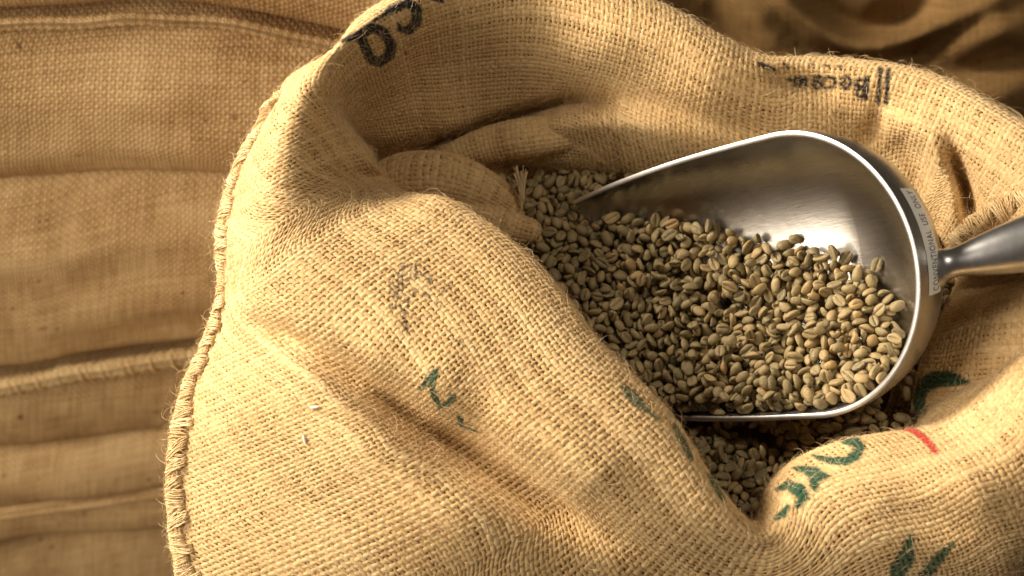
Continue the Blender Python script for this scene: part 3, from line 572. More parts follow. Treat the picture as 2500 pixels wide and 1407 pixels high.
# ------------------------------------------------------------------ floor and the stack of sacks behind
def PY(px, py, y):
    """the place at distance y (m, world) that the photograph shows at pixel px, py"""
    d = FWD*DIST + UPV*((703.5-py)*0.2*MM) + np.array([(px-1250)*0.2*MM, 0, 0])
    return CAM + d*((y-CAM[1])/d[1])
fl = mesh_from('floor', [(-3, -2.5, -0.73), (3, -2.5, -0.73), (3, 3.5, -0.73), (-3, 3.5, -0.73)], [(0, 1, 2, 3)], mat_plain('concrete floor', (0.10, 0.08, 0.06), 0.8), smooth=False); fl['kind'] = 'structure'
XS = np.linspace(-900, 1500, 150)
def line_at(pts, x):
    p = np.array(pts, float); return np.interp(x, p[:, 0], p[:, 1]) if len(p) < 3 else np.interp(x, *spline(p, 200).T)
def stacked(top, bot, y0, bulge, seed, label, hem=None, sag=0.0, group='burlap sacks stacked behind the open one'):
    root = None; sec = []
    r = np.random.default_rng(seed)
    nf = 46; th = np.linspace(-1, 1, nf)
    for x in XS:
        pt, pb = PY(x, line_at(top, x), y0), PY(x, line_at(bot, x), y0)
        mid = (pt+pb)/2; hh = (pt[2]-pb[2])/2
        f = (1-np.abs(th)**2.5)**0.62
        y = y0 + 0.018 - bulge*f - sag*np.exp(-((th-0.25)/0.35)**2)
        z = mid[2] + hh*th
        front = np.stack([np.full(nf, pt[0]*(1+th)/2 + pb[0]*(1-th)/2), y, z], -1)
        back = np.array([[pt[0], y0+0.10, pt[2]-0.004], [pt[0], y0+0.24, pt[2]-0.02], [pb[0], y0+0.24, pb[2]+0.02], [pb[0], y0+0.10, pb[2]+0.004]])
        sec.append(np.concatenate([front, back]))
    g = np.array(sec); xs, zs = g[..., 0], g[..., 2]
    wr = lownoise(xs*14, zs*30, seed, 8)*0.011 + lownoise(xs*30 + zs*12, zs*50, seed+1, 8)*0.0055
    g[:, 1:nf-1, 1] += wr[:, 1:nf-1]*(1-np.abs(th[1:-1])**6)
    c = g.mean((0, 1)); root = empty('stacked_sack', (c[0], c[1], g[..., 2].min()), label, 'sack', group)
    n, k = g.shape[:2]; q = grid_quads(n, k); i = np.arange(n-1)
    q = np.concatenate([q, np.stack([i*k+k-1, (i+1)*k+k-1, (i+1)*k, i*k], -1)])
    uvc = cloth_uv(g) + r.uniform(0, 3, 3)*np.array([1, 1, 0])
    b = mesh_from('sack_body', g.reshape(-1, 3), q, M_FAR, attrs={'cloth': ('FLOAT_VECTOR', uvc)}); adopt(b, root)
    if hem:
        hl, rad, out = hem
        xx = np.linspace(-900, 1500, 420); ph = np.array([PY(x, line_at(hl, x), y0-bulge*out) for x in xx])
        ph[:, 2] += lownoise(xx*0.02, xx*0, seed+5)*0.003
        rr = rad*MM*(1 + 0.10*np.sin(np.arange(420)*2*math.pi*0.23) + 0.25*lownoise(xx*0.06, xx*0.0, seed+7, 9))
        v, qq = strand(ph, rr, 12); ht = mesh_from('hem', v, qq, M_FHEM if rad > 5 else M_FAR, attrs={'cloth': ('FLOAT_VECTOR', np.stack([np.tile(np.cumsum(np.full(420, 0.0021)), 12), np.repeat(np.arange(12)*0.004, 420), np.zeros(5040)], -1))}); adopt(ht, root)
        stv = []
        for kk in range(4, 416, 3):
            if not (-150 < xx[kk] < 1000) or rad < 5: continue
            a = np.linspace(0.1, 2.9, 9); tt = ph[min(kk+1, 419)]-ph[kk-1]; tt /= np.linalg.norm(tt)
            pth = ph[kk] + tt*np.linspace(-.5, .5, 9)[:, None]*0.006 + np.stack([np.zeros(9), -np.sin(a)*rr[kk]*1.02, np.cos(a)*rr[kk]*1.02], -1)
            v, qq = strand(pth, 0.6*MM*(1+0.35*r.normal()), 5); o = mesh_from('stitch', v, qq, M_YARN, attrs=twine_attrs(len(v), r, 0.03)); o.parent = ht
    return root
T0 = [(-900,75),(0,62),(330,46),(560,62),(800,112),(1100,190),(1500,260)]
T1 = [(-900,470),(0,458),(300,442),(560,446),(900,452),(1500,470)]
T2 = [(-900,1040),(0,945),(200,908),(450,872),(700,845),(1500,800)]
T3 = [(-900,1150),(0,1108),(220,1085),(420,1062),(800,1020),(1500,980)]
T4 = [(-900,1400),(0,1262),(200,1232),(420,1200),(800,1150),(1500,1080)]
T5 = [(-900,1500),(0,1338),(200,1325),(420,1308),(800,1270),(1500,1200)]
up = lambda L, d: [(x, y+d) for x, y in L]
stacked([(-900,-420),(300,-440),(1500,-400)], up(T0, -14), 0.225, 0.034, 1, 'topmost burlap sack at the upper edge of the stack behind', None)
stacked(up(T0, 4), up(T1, -2), 0.225, 0.040, 2, 'thick burlap sack with a frayed hem along its upper edge in the stack', (up(T0, -2), 4.2, 0.30))
stacked(up(T1, 2), up(T2, -16), 0.215, 0.030, 3, 'tall smooth burlap sack in the middle of the stack above the stitched hem')
stacked(up(T2, 14), up(T3, -2), 0.235, 0.026, 4, 'shaded burlap sack right below a pale stitched hem in the stack', (up(T2, 0), 7.0, 1.2))
stacked(up(T3, 2), up(T4, -2), 0.235, 0.026, 5, 'narrow burlap sack between two creases low in the stack')
stacked(up(T4, 2), up(T5, -2), 0.225, 0.022, 6, 'thin flat burlap sack with a loose upper lip low in the stack', (up(T4, 6), 3.6, 0.8))
stacked(up(T5, 2), [(-900,2100),(0,1900),(1500,1800)], 0.235, 0.030, 7, 'lowest burlap sack in view at the foot of the stack')
# ------------------------------------------------------------------ the dark sack behind on the right, its open mouth folded over
gx, gy = np.linspace(1350, 3000, 170), np.linspace(-420, 620, 120)
GX, GY = np.meshgrid(gx, gy, indexing='ij')
def dark_sheet():
    yb = 0.50 - 0.10*(GY-100)/500
    g = np.stack([PY(x, y, yy) for x, y, yy in zip(GX.ravel(), GY.ravel(), yb.ravel())]).reshape(170, 120, 3)
    pix = np.stack([GX, GY], -1)
    for line, wid, hgt in [([(1880,-60),(1945,30),(2030,95),(2120,122),(2220,95),(2290,55),(2380,20),(2500,-20)], 22, 20), ([(1900,60),(2000,140),(2110,165),(2230,140),(2320,100)], 34, -26),
                           ([(1960,-60),(2040,40),(2120,75),(2210,45),(2270,-30)], 42, -34), ([(1700,30),(1790,90),(1860,140)], 55, -26), ([(1800,20),(1880,80),(1980,140)], 45, 10),
                           ([(2300,120),(2400,90),(2520,60)], 40, 22), ([(2250,190),(2380,160),(2520,120)], 45, -14), ([(2380,260),(2450,220),(2540,190)], 50, 14), ([(2400,10),(2450,60),(2520,80)], 40, 14), ([(1560,-60),(1600,60),(1650,200)], 60, 14)]:
        ln = spline(line, 60); d = np.linalg.norm(pix[:, :, None]-ln, axis=-1); k = d.argmin(-1); d = d.min(-1)
        amp = 0.85*hgt*MM*np.exp(-(d/wid)**2)*np.sin(np.pi*np.clip((k+5)/70, 0, 1))**0.6
        g = g + (CAM-g)/np.linalg.norm(CAM-g, axis=-1, keepdims=True)*amp[..., None]
    g[..., 1] += lownoise(GX*0.012, GY*0.012, 41, 9)*0.010 + lownoise(GX*0.03, GY*0.03, 42, 9)*0.003
    return g
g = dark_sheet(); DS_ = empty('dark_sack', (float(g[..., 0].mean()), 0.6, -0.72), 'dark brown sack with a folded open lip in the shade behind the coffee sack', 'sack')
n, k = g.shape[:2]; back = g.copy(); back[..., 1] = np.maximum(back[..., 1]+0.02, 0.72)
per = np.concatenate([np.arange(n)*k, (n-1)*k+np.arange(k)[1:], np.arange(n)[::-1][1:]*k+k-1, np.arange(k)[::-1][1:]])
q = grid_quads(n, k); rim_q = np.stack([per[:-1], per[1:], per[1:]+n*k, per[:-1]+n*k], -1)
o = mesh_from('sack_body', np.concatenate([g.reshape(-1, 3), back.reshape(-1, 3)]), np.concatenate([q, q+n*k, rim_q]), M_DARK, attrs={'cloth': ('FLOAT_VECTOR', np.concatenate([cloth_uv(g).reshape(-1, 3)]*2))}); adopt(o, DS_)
# ------------------------------------------------------------------ loose fibres that stand off the yarns
def fibres(F, N, mask, count, seed, name, parent, lmin=3, lmax=11, lift=0.5):
    r = np.random.default_rng(seed); idx = np.argwhere(mask); idx = idx[r.integers(0, len(idx), count)]
    p0 = F[idx[:, 0], idx[:, 1]]; n = N[idx[:, 0], idx[:, 1]]
    t = r.normal(size=(count, 3)); t -= n*np.sum(t*n, 1, keepdims=True); t /= np.linalg.norm(t, axis=1, keepdims=True)
    ln = r.uniform(lmin, lmax, count)*MM*r.random(count)**0.5; lf = np.abs(r.normal(0, lift, count))[:, None]; cv = r.normal(0, 0.6, (count, 1)); b = np.cross(n, t)
    s = np.linspace(0, 1, 5)[None, :, None]
    pth = p0[:, None] + n[:, None]*0.5*MM + ln[:, None, None]*(t[:, None]*s + n[:, None]*(lf[:, None]*s*(1.15-s*0.8)) + b[:, None]*(cv[:, None]*s*s))
    view = CAM - pth; d = np.gradient(pth, axis=1); w = np.cross(d, view); w /= np.linalg.norm(w, axis=-1, keepdims=True)+1e-12
    wd = (r.uniform(0.035, 0.075, count)*MM)[:, None, None]*(1-0.6*s)
    e = r.normal(size=(count, 1, 3))*0.7; w = w + e; w -= d*(np.sum(w*d, -1, keepdims=True)/(np.sum(d*d, -1, keepdims=True)+1e-15)); w /= np.linalg.norm(w, axis=-1, keepdims=True)+1e-12
    V = np.stack([pth-w*wd, pth+w*wd], 2).reshape(-1, 3); base = (np.arange(count)*10)[:, None]; j = np.arange(4)[None]*2
    Q = np.stack([base+j, base+j+1, base+j+3, base+j+2], -1).reshape(-1, 4)
    o = mesh_from(name, V, Q, M_FIBRE); o['kind'] = 'stuff'; adopt(o, parent); return o
M_FIBRE = mat_plain('loose fibre', (0.62, 0.46, 0.25), 0.6)
fm = SEEN & (FACE > -0.2) & (PX[..., 0] > 380)
fibres(F, FN, fm, 26000, 91, 'fibres', SACK)
fibres(F, FN, fm & (np.abs(FACE) < 0.35), 6500, 92, 'fibres', SACK, 2, 7, 0.7)
ng, nn_ = np.concatenate([g_.reshape(-1, 3) for g_, _ in LOBES] + [pg.reshape(-1, 3)]), np.concatenate([n_2.reshape(-1, 3) for _, n_2 in LOBES] + [pn_.reshape(-1, 3)])
fibres(ng[None], nn_[None], np.ones((1, len(ng)), bool), 1600, 93, 'fibres', SACK)
fibres((SEAM_PTS[:, None] + rs.normal(0, 1, (120, 8, 3))*3*MM), np.tile((CAM-SEAM_PTS[60])/np.linalg.norm(CAM-SEAM_PTS[60]), (120, 8, 1)), np.ones((120, 8), bool), 1400, 95, 'fibres', SACK, 4, 13, 0.9)
fibres(tube, tn_, np.ones(tube.shape[:2], bool), 3200, 94, 'fibres', SACK, 3, 9, 0.8)
# a frayed tuft of twine by the tip of the scoop, and straws caught in the cloth
tf = []; b0, b1 = P(1278,492,9), P(1268,420,20)
for k in range(26):
    e = rs.normal(0, 1, 3)*MM; s = np.linspace(0, 1, 7)[:, None]
    tf.append(strand(b0 + rs.normal(0, .5, 3)*MM + (b1-b0+e*1.1*(0.4+rs.random()))*s + e*0.6*s*s*s, 0.24*MM, 4))
v, q = join(tf); o = mesh_from('twine_tuft', v, q, M_FIBRE); o['label'] = 'frayed pale tuft of twine standing up from the beans by the inner fold'; o['category'] = 'twine'
for (x0, y0_, z0), (x1, y1_, z1), lab in [((742,1058,24), (752,1082,22), 'white speck of chaff stuck on the turned down sack rim, lower of two'), ((762,993,28), (780,996,28), 'white speck of chaff stuck on the turned down sack rim, upper of two')]:
    def on(x, y):
        d = np.hypot(PX[..., 0]-x, PX[..., 1]-y); d[~SEEN] = 1e9; d[FACE < 0.1] = 1e9; i, k_ = np.unravel_index(d.argmin(), d.shape); return F[i, k_] + FN[i, k_]*1.1*MM
    v, q = strand(np.linspace(on(x0, y0_), on(x1, y1_), 6), np.array([.5, .9, 1, .9, .8, .4])*0.75*MM, 6)
    o = mesh_from('chaff_flake', v, q, mat_plain('chaff', (0.80, 0.76, 0.66), 0.6)); o['label'] = lab; o['category'] = 'chaff'; o['group'] = 'chaff on the sack'
#P2-END
# ------------------------------------------------------------------ coffee beans
BED_OUT = [(1240,600,-7),(1250,450,2),(1300,420,5),(1500,430,7),(1600,400,9),(1260,520,1),(1400,560,1),(1400,780,-10),(1500,900,-30),(1600,1000,-37),(1700,1070,-36),(1850,1060,-27),(2000,1045,-16),(2150,1000,-2),
           (2230,940,5),(2200,1050,-8),(1900,1150,-27),(1800,1200,-30),(1850,1290,-30),(2100,1080,-12),(1350,690,-7),(2300,950,7),(1150,640,-8)]
BED_IN = [(1390,505,4),(1550,505,17),(1750,545,26),(1880,590,30),(2000,640,33),(2100,740,33),(2150,800,33),(2165,850,33),(1731,1018,-31),(1843,1017,-14),(1960,1012,5),(2104,986,35),(1300,620,-4),(1400,780,-10),(1500,900,-25),(1600,1000,-38)]
def bed_fn(spec):
    p = np.array([P(*s) for s in spec]); n = len(p)
    ph = lambda d: np.sqrt(d*d + 0.02**2)
    A = np.zeros((n+3, n+3)); A[:n, :n] = ph(np.linalg.norm(p[:, None, :2]-p[None, :, :2], axis=-1)) - np.eye(n)*0.004
    A[:n, n] = 1; A[:n, n+1:] = p[:, :2]; A[n, :n] = 1; A[n+1:, :n] = p[:, :2].T
    wt = np.linalg.solve(A, np.concatenate([p[:, 2], np.zeros(3)]))
    return lambda x, y: (ph(np.hypot(x[..., None]-p[:, 0], y[..., None]-p[:, 1])) @ wt[:n]) + wt[n] + wt[n+1]*x + wt[n+2]*y
def bean_shape(kind):
    r = np.random.default_rng(100+kind)
    nu, nv = 14, 13
    lx, ly = [(4.7,3.5),(4.4,3.4),(5.1,3.6),(4.2,3.3),(4.7,3.2),(4.3,3.7),(5.0,3.35),(4.0,3.1)][kind]
    top, bot = [(3.0,1.1),(3.2,1.0),(3.0,1.2),(2.9,1.0),(3.1,0.9),(2.8,1.3),(3.3,1.0),(2.9,2.6)][kind]
    # poles on the long axis, rings run round the bean, more of them close to the seam
    ang = np.array([-90,-83,-74,-60,-38,-12,18,52,90,128,162,192,218,240,254,263], float)*math.pi/180; nu = len(ang)
    a = ang[:, None]; lat = np.linspace(-1, 1, nv)[None, :]*math.pi/2
    x = np.sin(lat)*np.ones_like(a); cb = np.abs(np.cos(lat))**0.85; y = np.cos(a)*cb; z = np.sin(a)*cb
    egg = 1 + 0.13*r.normal()*x
    X = lx*x; Y = ly*y*egg; Z = np.where(z > 0, top*z, bot*np.sign(z)*np.abs(z)**0.6)
    wob = 0.16*np.clip(0.8*x + 0.2, -1, 1)*r.normal()
    yy = Y/ly/np.maximum(cb, 0.15)**0.5
    gr = np.exp(-(yy/0.16)**2)*(z < -0.05)*np.clip(1-(x/0.93)**6, 0, 1)
    Z = Z + gr*(1.25 if kind != 7 else 0.9)
    Z = Z + 0.18*r.normal()*(x*x)*top*0.5
    Y = Y + 0.3*r.normal()*x*x + ly*wob*np.sin(2.4*x)*0.5*np.clip(-z*2, 0, 1)
    dent = sum(c*np.sin(k[0]*x+k[1]*y+k[2]*z+p) for c, k, p in [(0.10, r.normal(0, 2.2, 3), r.uniform(0, 6)) for _ in range(5)])
    X, Y, Z = X*(1+dent*0.35), Y*(1+dent*0.5), Z + dent*0.55
    v = np.stack([X, Y, Z-0.6], -1)*MM
    V = np.concatenate([v[:, 1:-1].reshape(-1, 3), v[:1, 0], v[:1, -1]]); m = nv-2
    q = grid_quads(nu, m, True); i = np.arange(nu); i2 = (i+1) % nu; s, n = nu*m, nu*m+1
    tri = np.concatenate([np.stack([i2*m, i*m, np.full(nu, s)], -1), np.stack([i*m+m-1, i2*m+m-1, np.full(nu, n)], -1)])
    g = np.concatenate([(gr*np.ones_like(x))[:, 1:-1].ravel(), [0.3, 0.3]])
    return V, q, tri, g

def mat_bean():
    m, nt, b, N, L = nodes('green coffee')
    ga = N('ShaderNodeAttribute', attribute_name='tone'); oa = N('ShaderNodeAttribute', attribute_name='tone', attribute_type='OBJECT'); gv = N('ShaderNodeAttribute', attribute_name='seam')
    tn = N('ShaderNodeMath', operation='ADD'); L(ga.outputs['Fac'], tn.inputs[0]); L(oa.outputs['Fac'], tn.inputs[1])
    geo = N('ShaderNodeNewGeometry')
    n1 = N('ShaderNodeTexNoise', Scale=420.0, Detail=5.0, Roughness=0.65); L(geo.outputs['Position'], n1.inputs['Vector'])
    n2 = N('ShaderNodeTexNoise', Scale=2200.0, Detail=3.0); L(geo.outputs['Position'], n2.inputs['Vector'])
    ad = N('ShaderNodeMath', operation='MULTIPLY_ADD'); L(n1.outputs['Fac'], ad.inputs[0]); ad.inputs[1].default_value = 0.34; L(tn.outputs[0], ad.inputs[2])
    r = ramp(N, [(0.04, (0.165, 0.136, 0.070)), (0.32, (0.255, 0.195, 0.092)), (0.56, (0.350, 0.255, 0.118)), (0.84, (0.45, 0.28, 0.11)), (1.0, (0.37, 0.165, 0.055))]); L(ad.outputs[0], r.inputs['Fac'])
    sk = ramp(N, [(0.56, (0, 0, 0)), (0.74, (1, 1, 1))]); L(n1.outputs['Fac'], sk.inputs['Fac'])
    m1 = N('ShaderNodeMix', data_type='RGBA'); L(sk.outputs['Color'], m1.inputs['Factor']); L(r.outputs['Color'], m1.inputs['A']); m1.inputs['B'].default_value = (0.44, 0.37, 0.23, 1)
    sm = N('ShaderNodeMath', operation='MULTIPLY'); L(gv.outputs['Fac'], sm.inputs[0]); sm.inputs[1].default_value = 0.55
    m2 = N('ShaderNodeMix', data_type='RGBA'); L(sm.outputs[0], m2.inputs['Factor']); L(m1.outputs['Result'], m2.inputs['A']); m2.inputs['B'].default_value = (0.34, 0.28, 0.16, 1)
    L(m2.outputs['Result'], b.inputs['Base Color']); b.inputs['Roughness'].default_value = 0.52; b.inputs['Specular IOR Level'].default_value = 0.4
    bp = N('ShaderNodeBump', Strength=0.5, Distance=0.0004); L(n2.outputs['Fac'], bp.inputs['Height'])
    b2 = N('ShaderNodeBump', Strength=0.5, Distance=0.0010); L(n1.outputs['Fac'], b2.inputs['Height']); L(bp.outputs['Normal'], b2.inputs['Normal']); L(b2.outputs['Normal'], b.inputs['Normal'])
    return m
#---BEANS-BUILD
from mathutils import Quaternion
def load_beans():
    """rows of x, y, z in tenths of a millimetre, three turns in degrees, size in percent, kind of bean"""
    a = np.array(BEAN_DATA).reshape(-1, 8)
    q = np.array([tuple(Matrix.Rotation(R(z), 3, 'Z').to_quaternion() @ Matrix.Rotation(R(y), 3, 'Y').to_quaternion() @ Matrix.Rotation(R(x), 3, 'X').to_quaternion()) for x, y, z in a[:, 3:6]])
    return a[:, :3]*1e-4, q, a[:, 6]/100.0, a[:, 7]
def build_beans():
    M = mat_bean(); pos, quat, scl, kind = load_beans(); px = project(pos); r = np.random.default_rng(21)
    shapes = [bean_shape(k) for k in range(8)]; meshes = []
    for V, q, tri, g in shapes:
        me = bpy.data.meshes.new('coffee_bean'); me.from_pydata([tuple(v) for v in V], [], [tuple(x) for x in q] + [tuple(x) for x in tri]); me.update()
        me.polygons.foreach_set('use_smooth', np.ones(len(me.polygons), bool)); me.attributes.new('seam', 'FLOAT', 'POINT').data.foreach_set('value', g.astype(np.float32)); me.materials.append(M); meshes.append(me)
    tone = np.clip(r.normal(0.24, 0.13, len(pos)), -0.08, 0.55); od = r.random(len(pos)); tone[od < 0.05] = r.uniform(0.44, 0.60, (od < 0.05).sum())
    sc_t = (pos-SC) @ E1; sc_r = np.where(sc_t < 0, np.abs((pos-SC) @ E2)/SR, 9); inside = np.where(sc_t < 0, (np.abs((pos-SC) @ E2) < SR) & (sc_t > -SL), np.hypot(sc_t, (pos-SC) @ E2) < SR) & ((pos-SC) @ EN > -SH*0.9) & ~((px[:, 1] > 1022) & (px[:, 0] > 1500))
    special = {}
    n_own = min(NUM_OWN, len(pos))
    for (x, y), tn, lab in [((1640,520), 0.66, 'round orange tinted coffee bean on the heap beside the scoop wall'), ((2080,855), 0.60, 'large tan yellowish coffee bean near the right rim of the scoop'),
                            ((1380,690), 0.55, 'brownish round coffee bean lying at the edge of the turned down sack'), ((1265,525), -0.02, 'grey coffee bean lying alone on the twisted inner fold of burlap'),
                            ((1810,575), 0.50, 'tan coffee bean on top of the heap against the polished scoop wall')]:
        d = np.hypot(px[:n_own, 0]-x, px[:n_own, 1]-y)
        for k in special: d[k] = 1e9
        k = int(d.argmin()); special[k] = lab; tone[k] = tn
    for i in range(n_own):
        o = bpy.data.objects.new('coffee_bean', meshes[kind[i]]); C.objects.link(o)
        o.location = pos[i]; o.rotation_mode = 'QUATERNION'; o.rotation_quaternion = quat[i]; o.scale = (scl[i],)*3; o['tone'] = float(tone[i]); o['category'] = 'coffee bean'
        if i in special: o['label'] = special[i]; o['group'] = 'coffee beans of their own colour'
        elif inside[i]:
            hue = 'greyish green' if tone[i] < 0.16 else ('olive' if tone[i] < 0.30 else ('tan' if tone[i] < 0.44 else 'brownish orange'))
            wx, wy = px[i]
            spot = 'at the bright end of the heap under the scoop handle' if wx > 1990 else ('close along the near rim of the scoop' if wy > 930 else ('near the far wall of the scoop' if wy < 560 + 0.55*(wx-1500) else ('where the scoop heap spills out to the folded sack edge' if wx < 1560 else 'in the middle of the scoop heap')))
            o['label'] = hue + ' coffee bean ' + spot; o['group'] = hue + ' coffee beans ' + spot
        elif px[i, 1] > 900: o['label'] = 'green coffee bean in the sack below the near edge of the scoop'; o['group'] = 'green coffee beans in the sack in front of the scoop'
        else: o['label'] = 'green coffee bean in the sack beside the tip of the scoop'; o['group'] = 'green coffee beans in the sack by the scoop tip'
    VV, QQ, GG, TT = [], [], [], []; base = 0
    for i in range(n_own, len(pos)):
        V, q, tri, g = shapes[kind[i]]; Rm = np.array(Quaternion(quat[i]).to_matrix())
        VV.append(V*scl[i] @ Rm.T + pos[i]); QQ.append(np.concatenate([np.concatenate([q[:, :3], tri]), q[:, [0, 2, 3]]]) + base); GG.append(g); TT.append(np.full(len(V), tone[i])); base += len(V)
    heap = mesh_from('coffee_beans', np.concatenate(VV), np.concatenate(QQ), M, attrs={'seam': ('FLOAT', np.concatenate(GG)), 'tone': ('FLOAT', np.concatenate(TT))})
    heap['kind'] = 'stuff'; heap['label'] = 'mass of smaller showing green coffee beans under and between the others'; heap['category'] = 'coffee beans'
NUM_OWN = 300
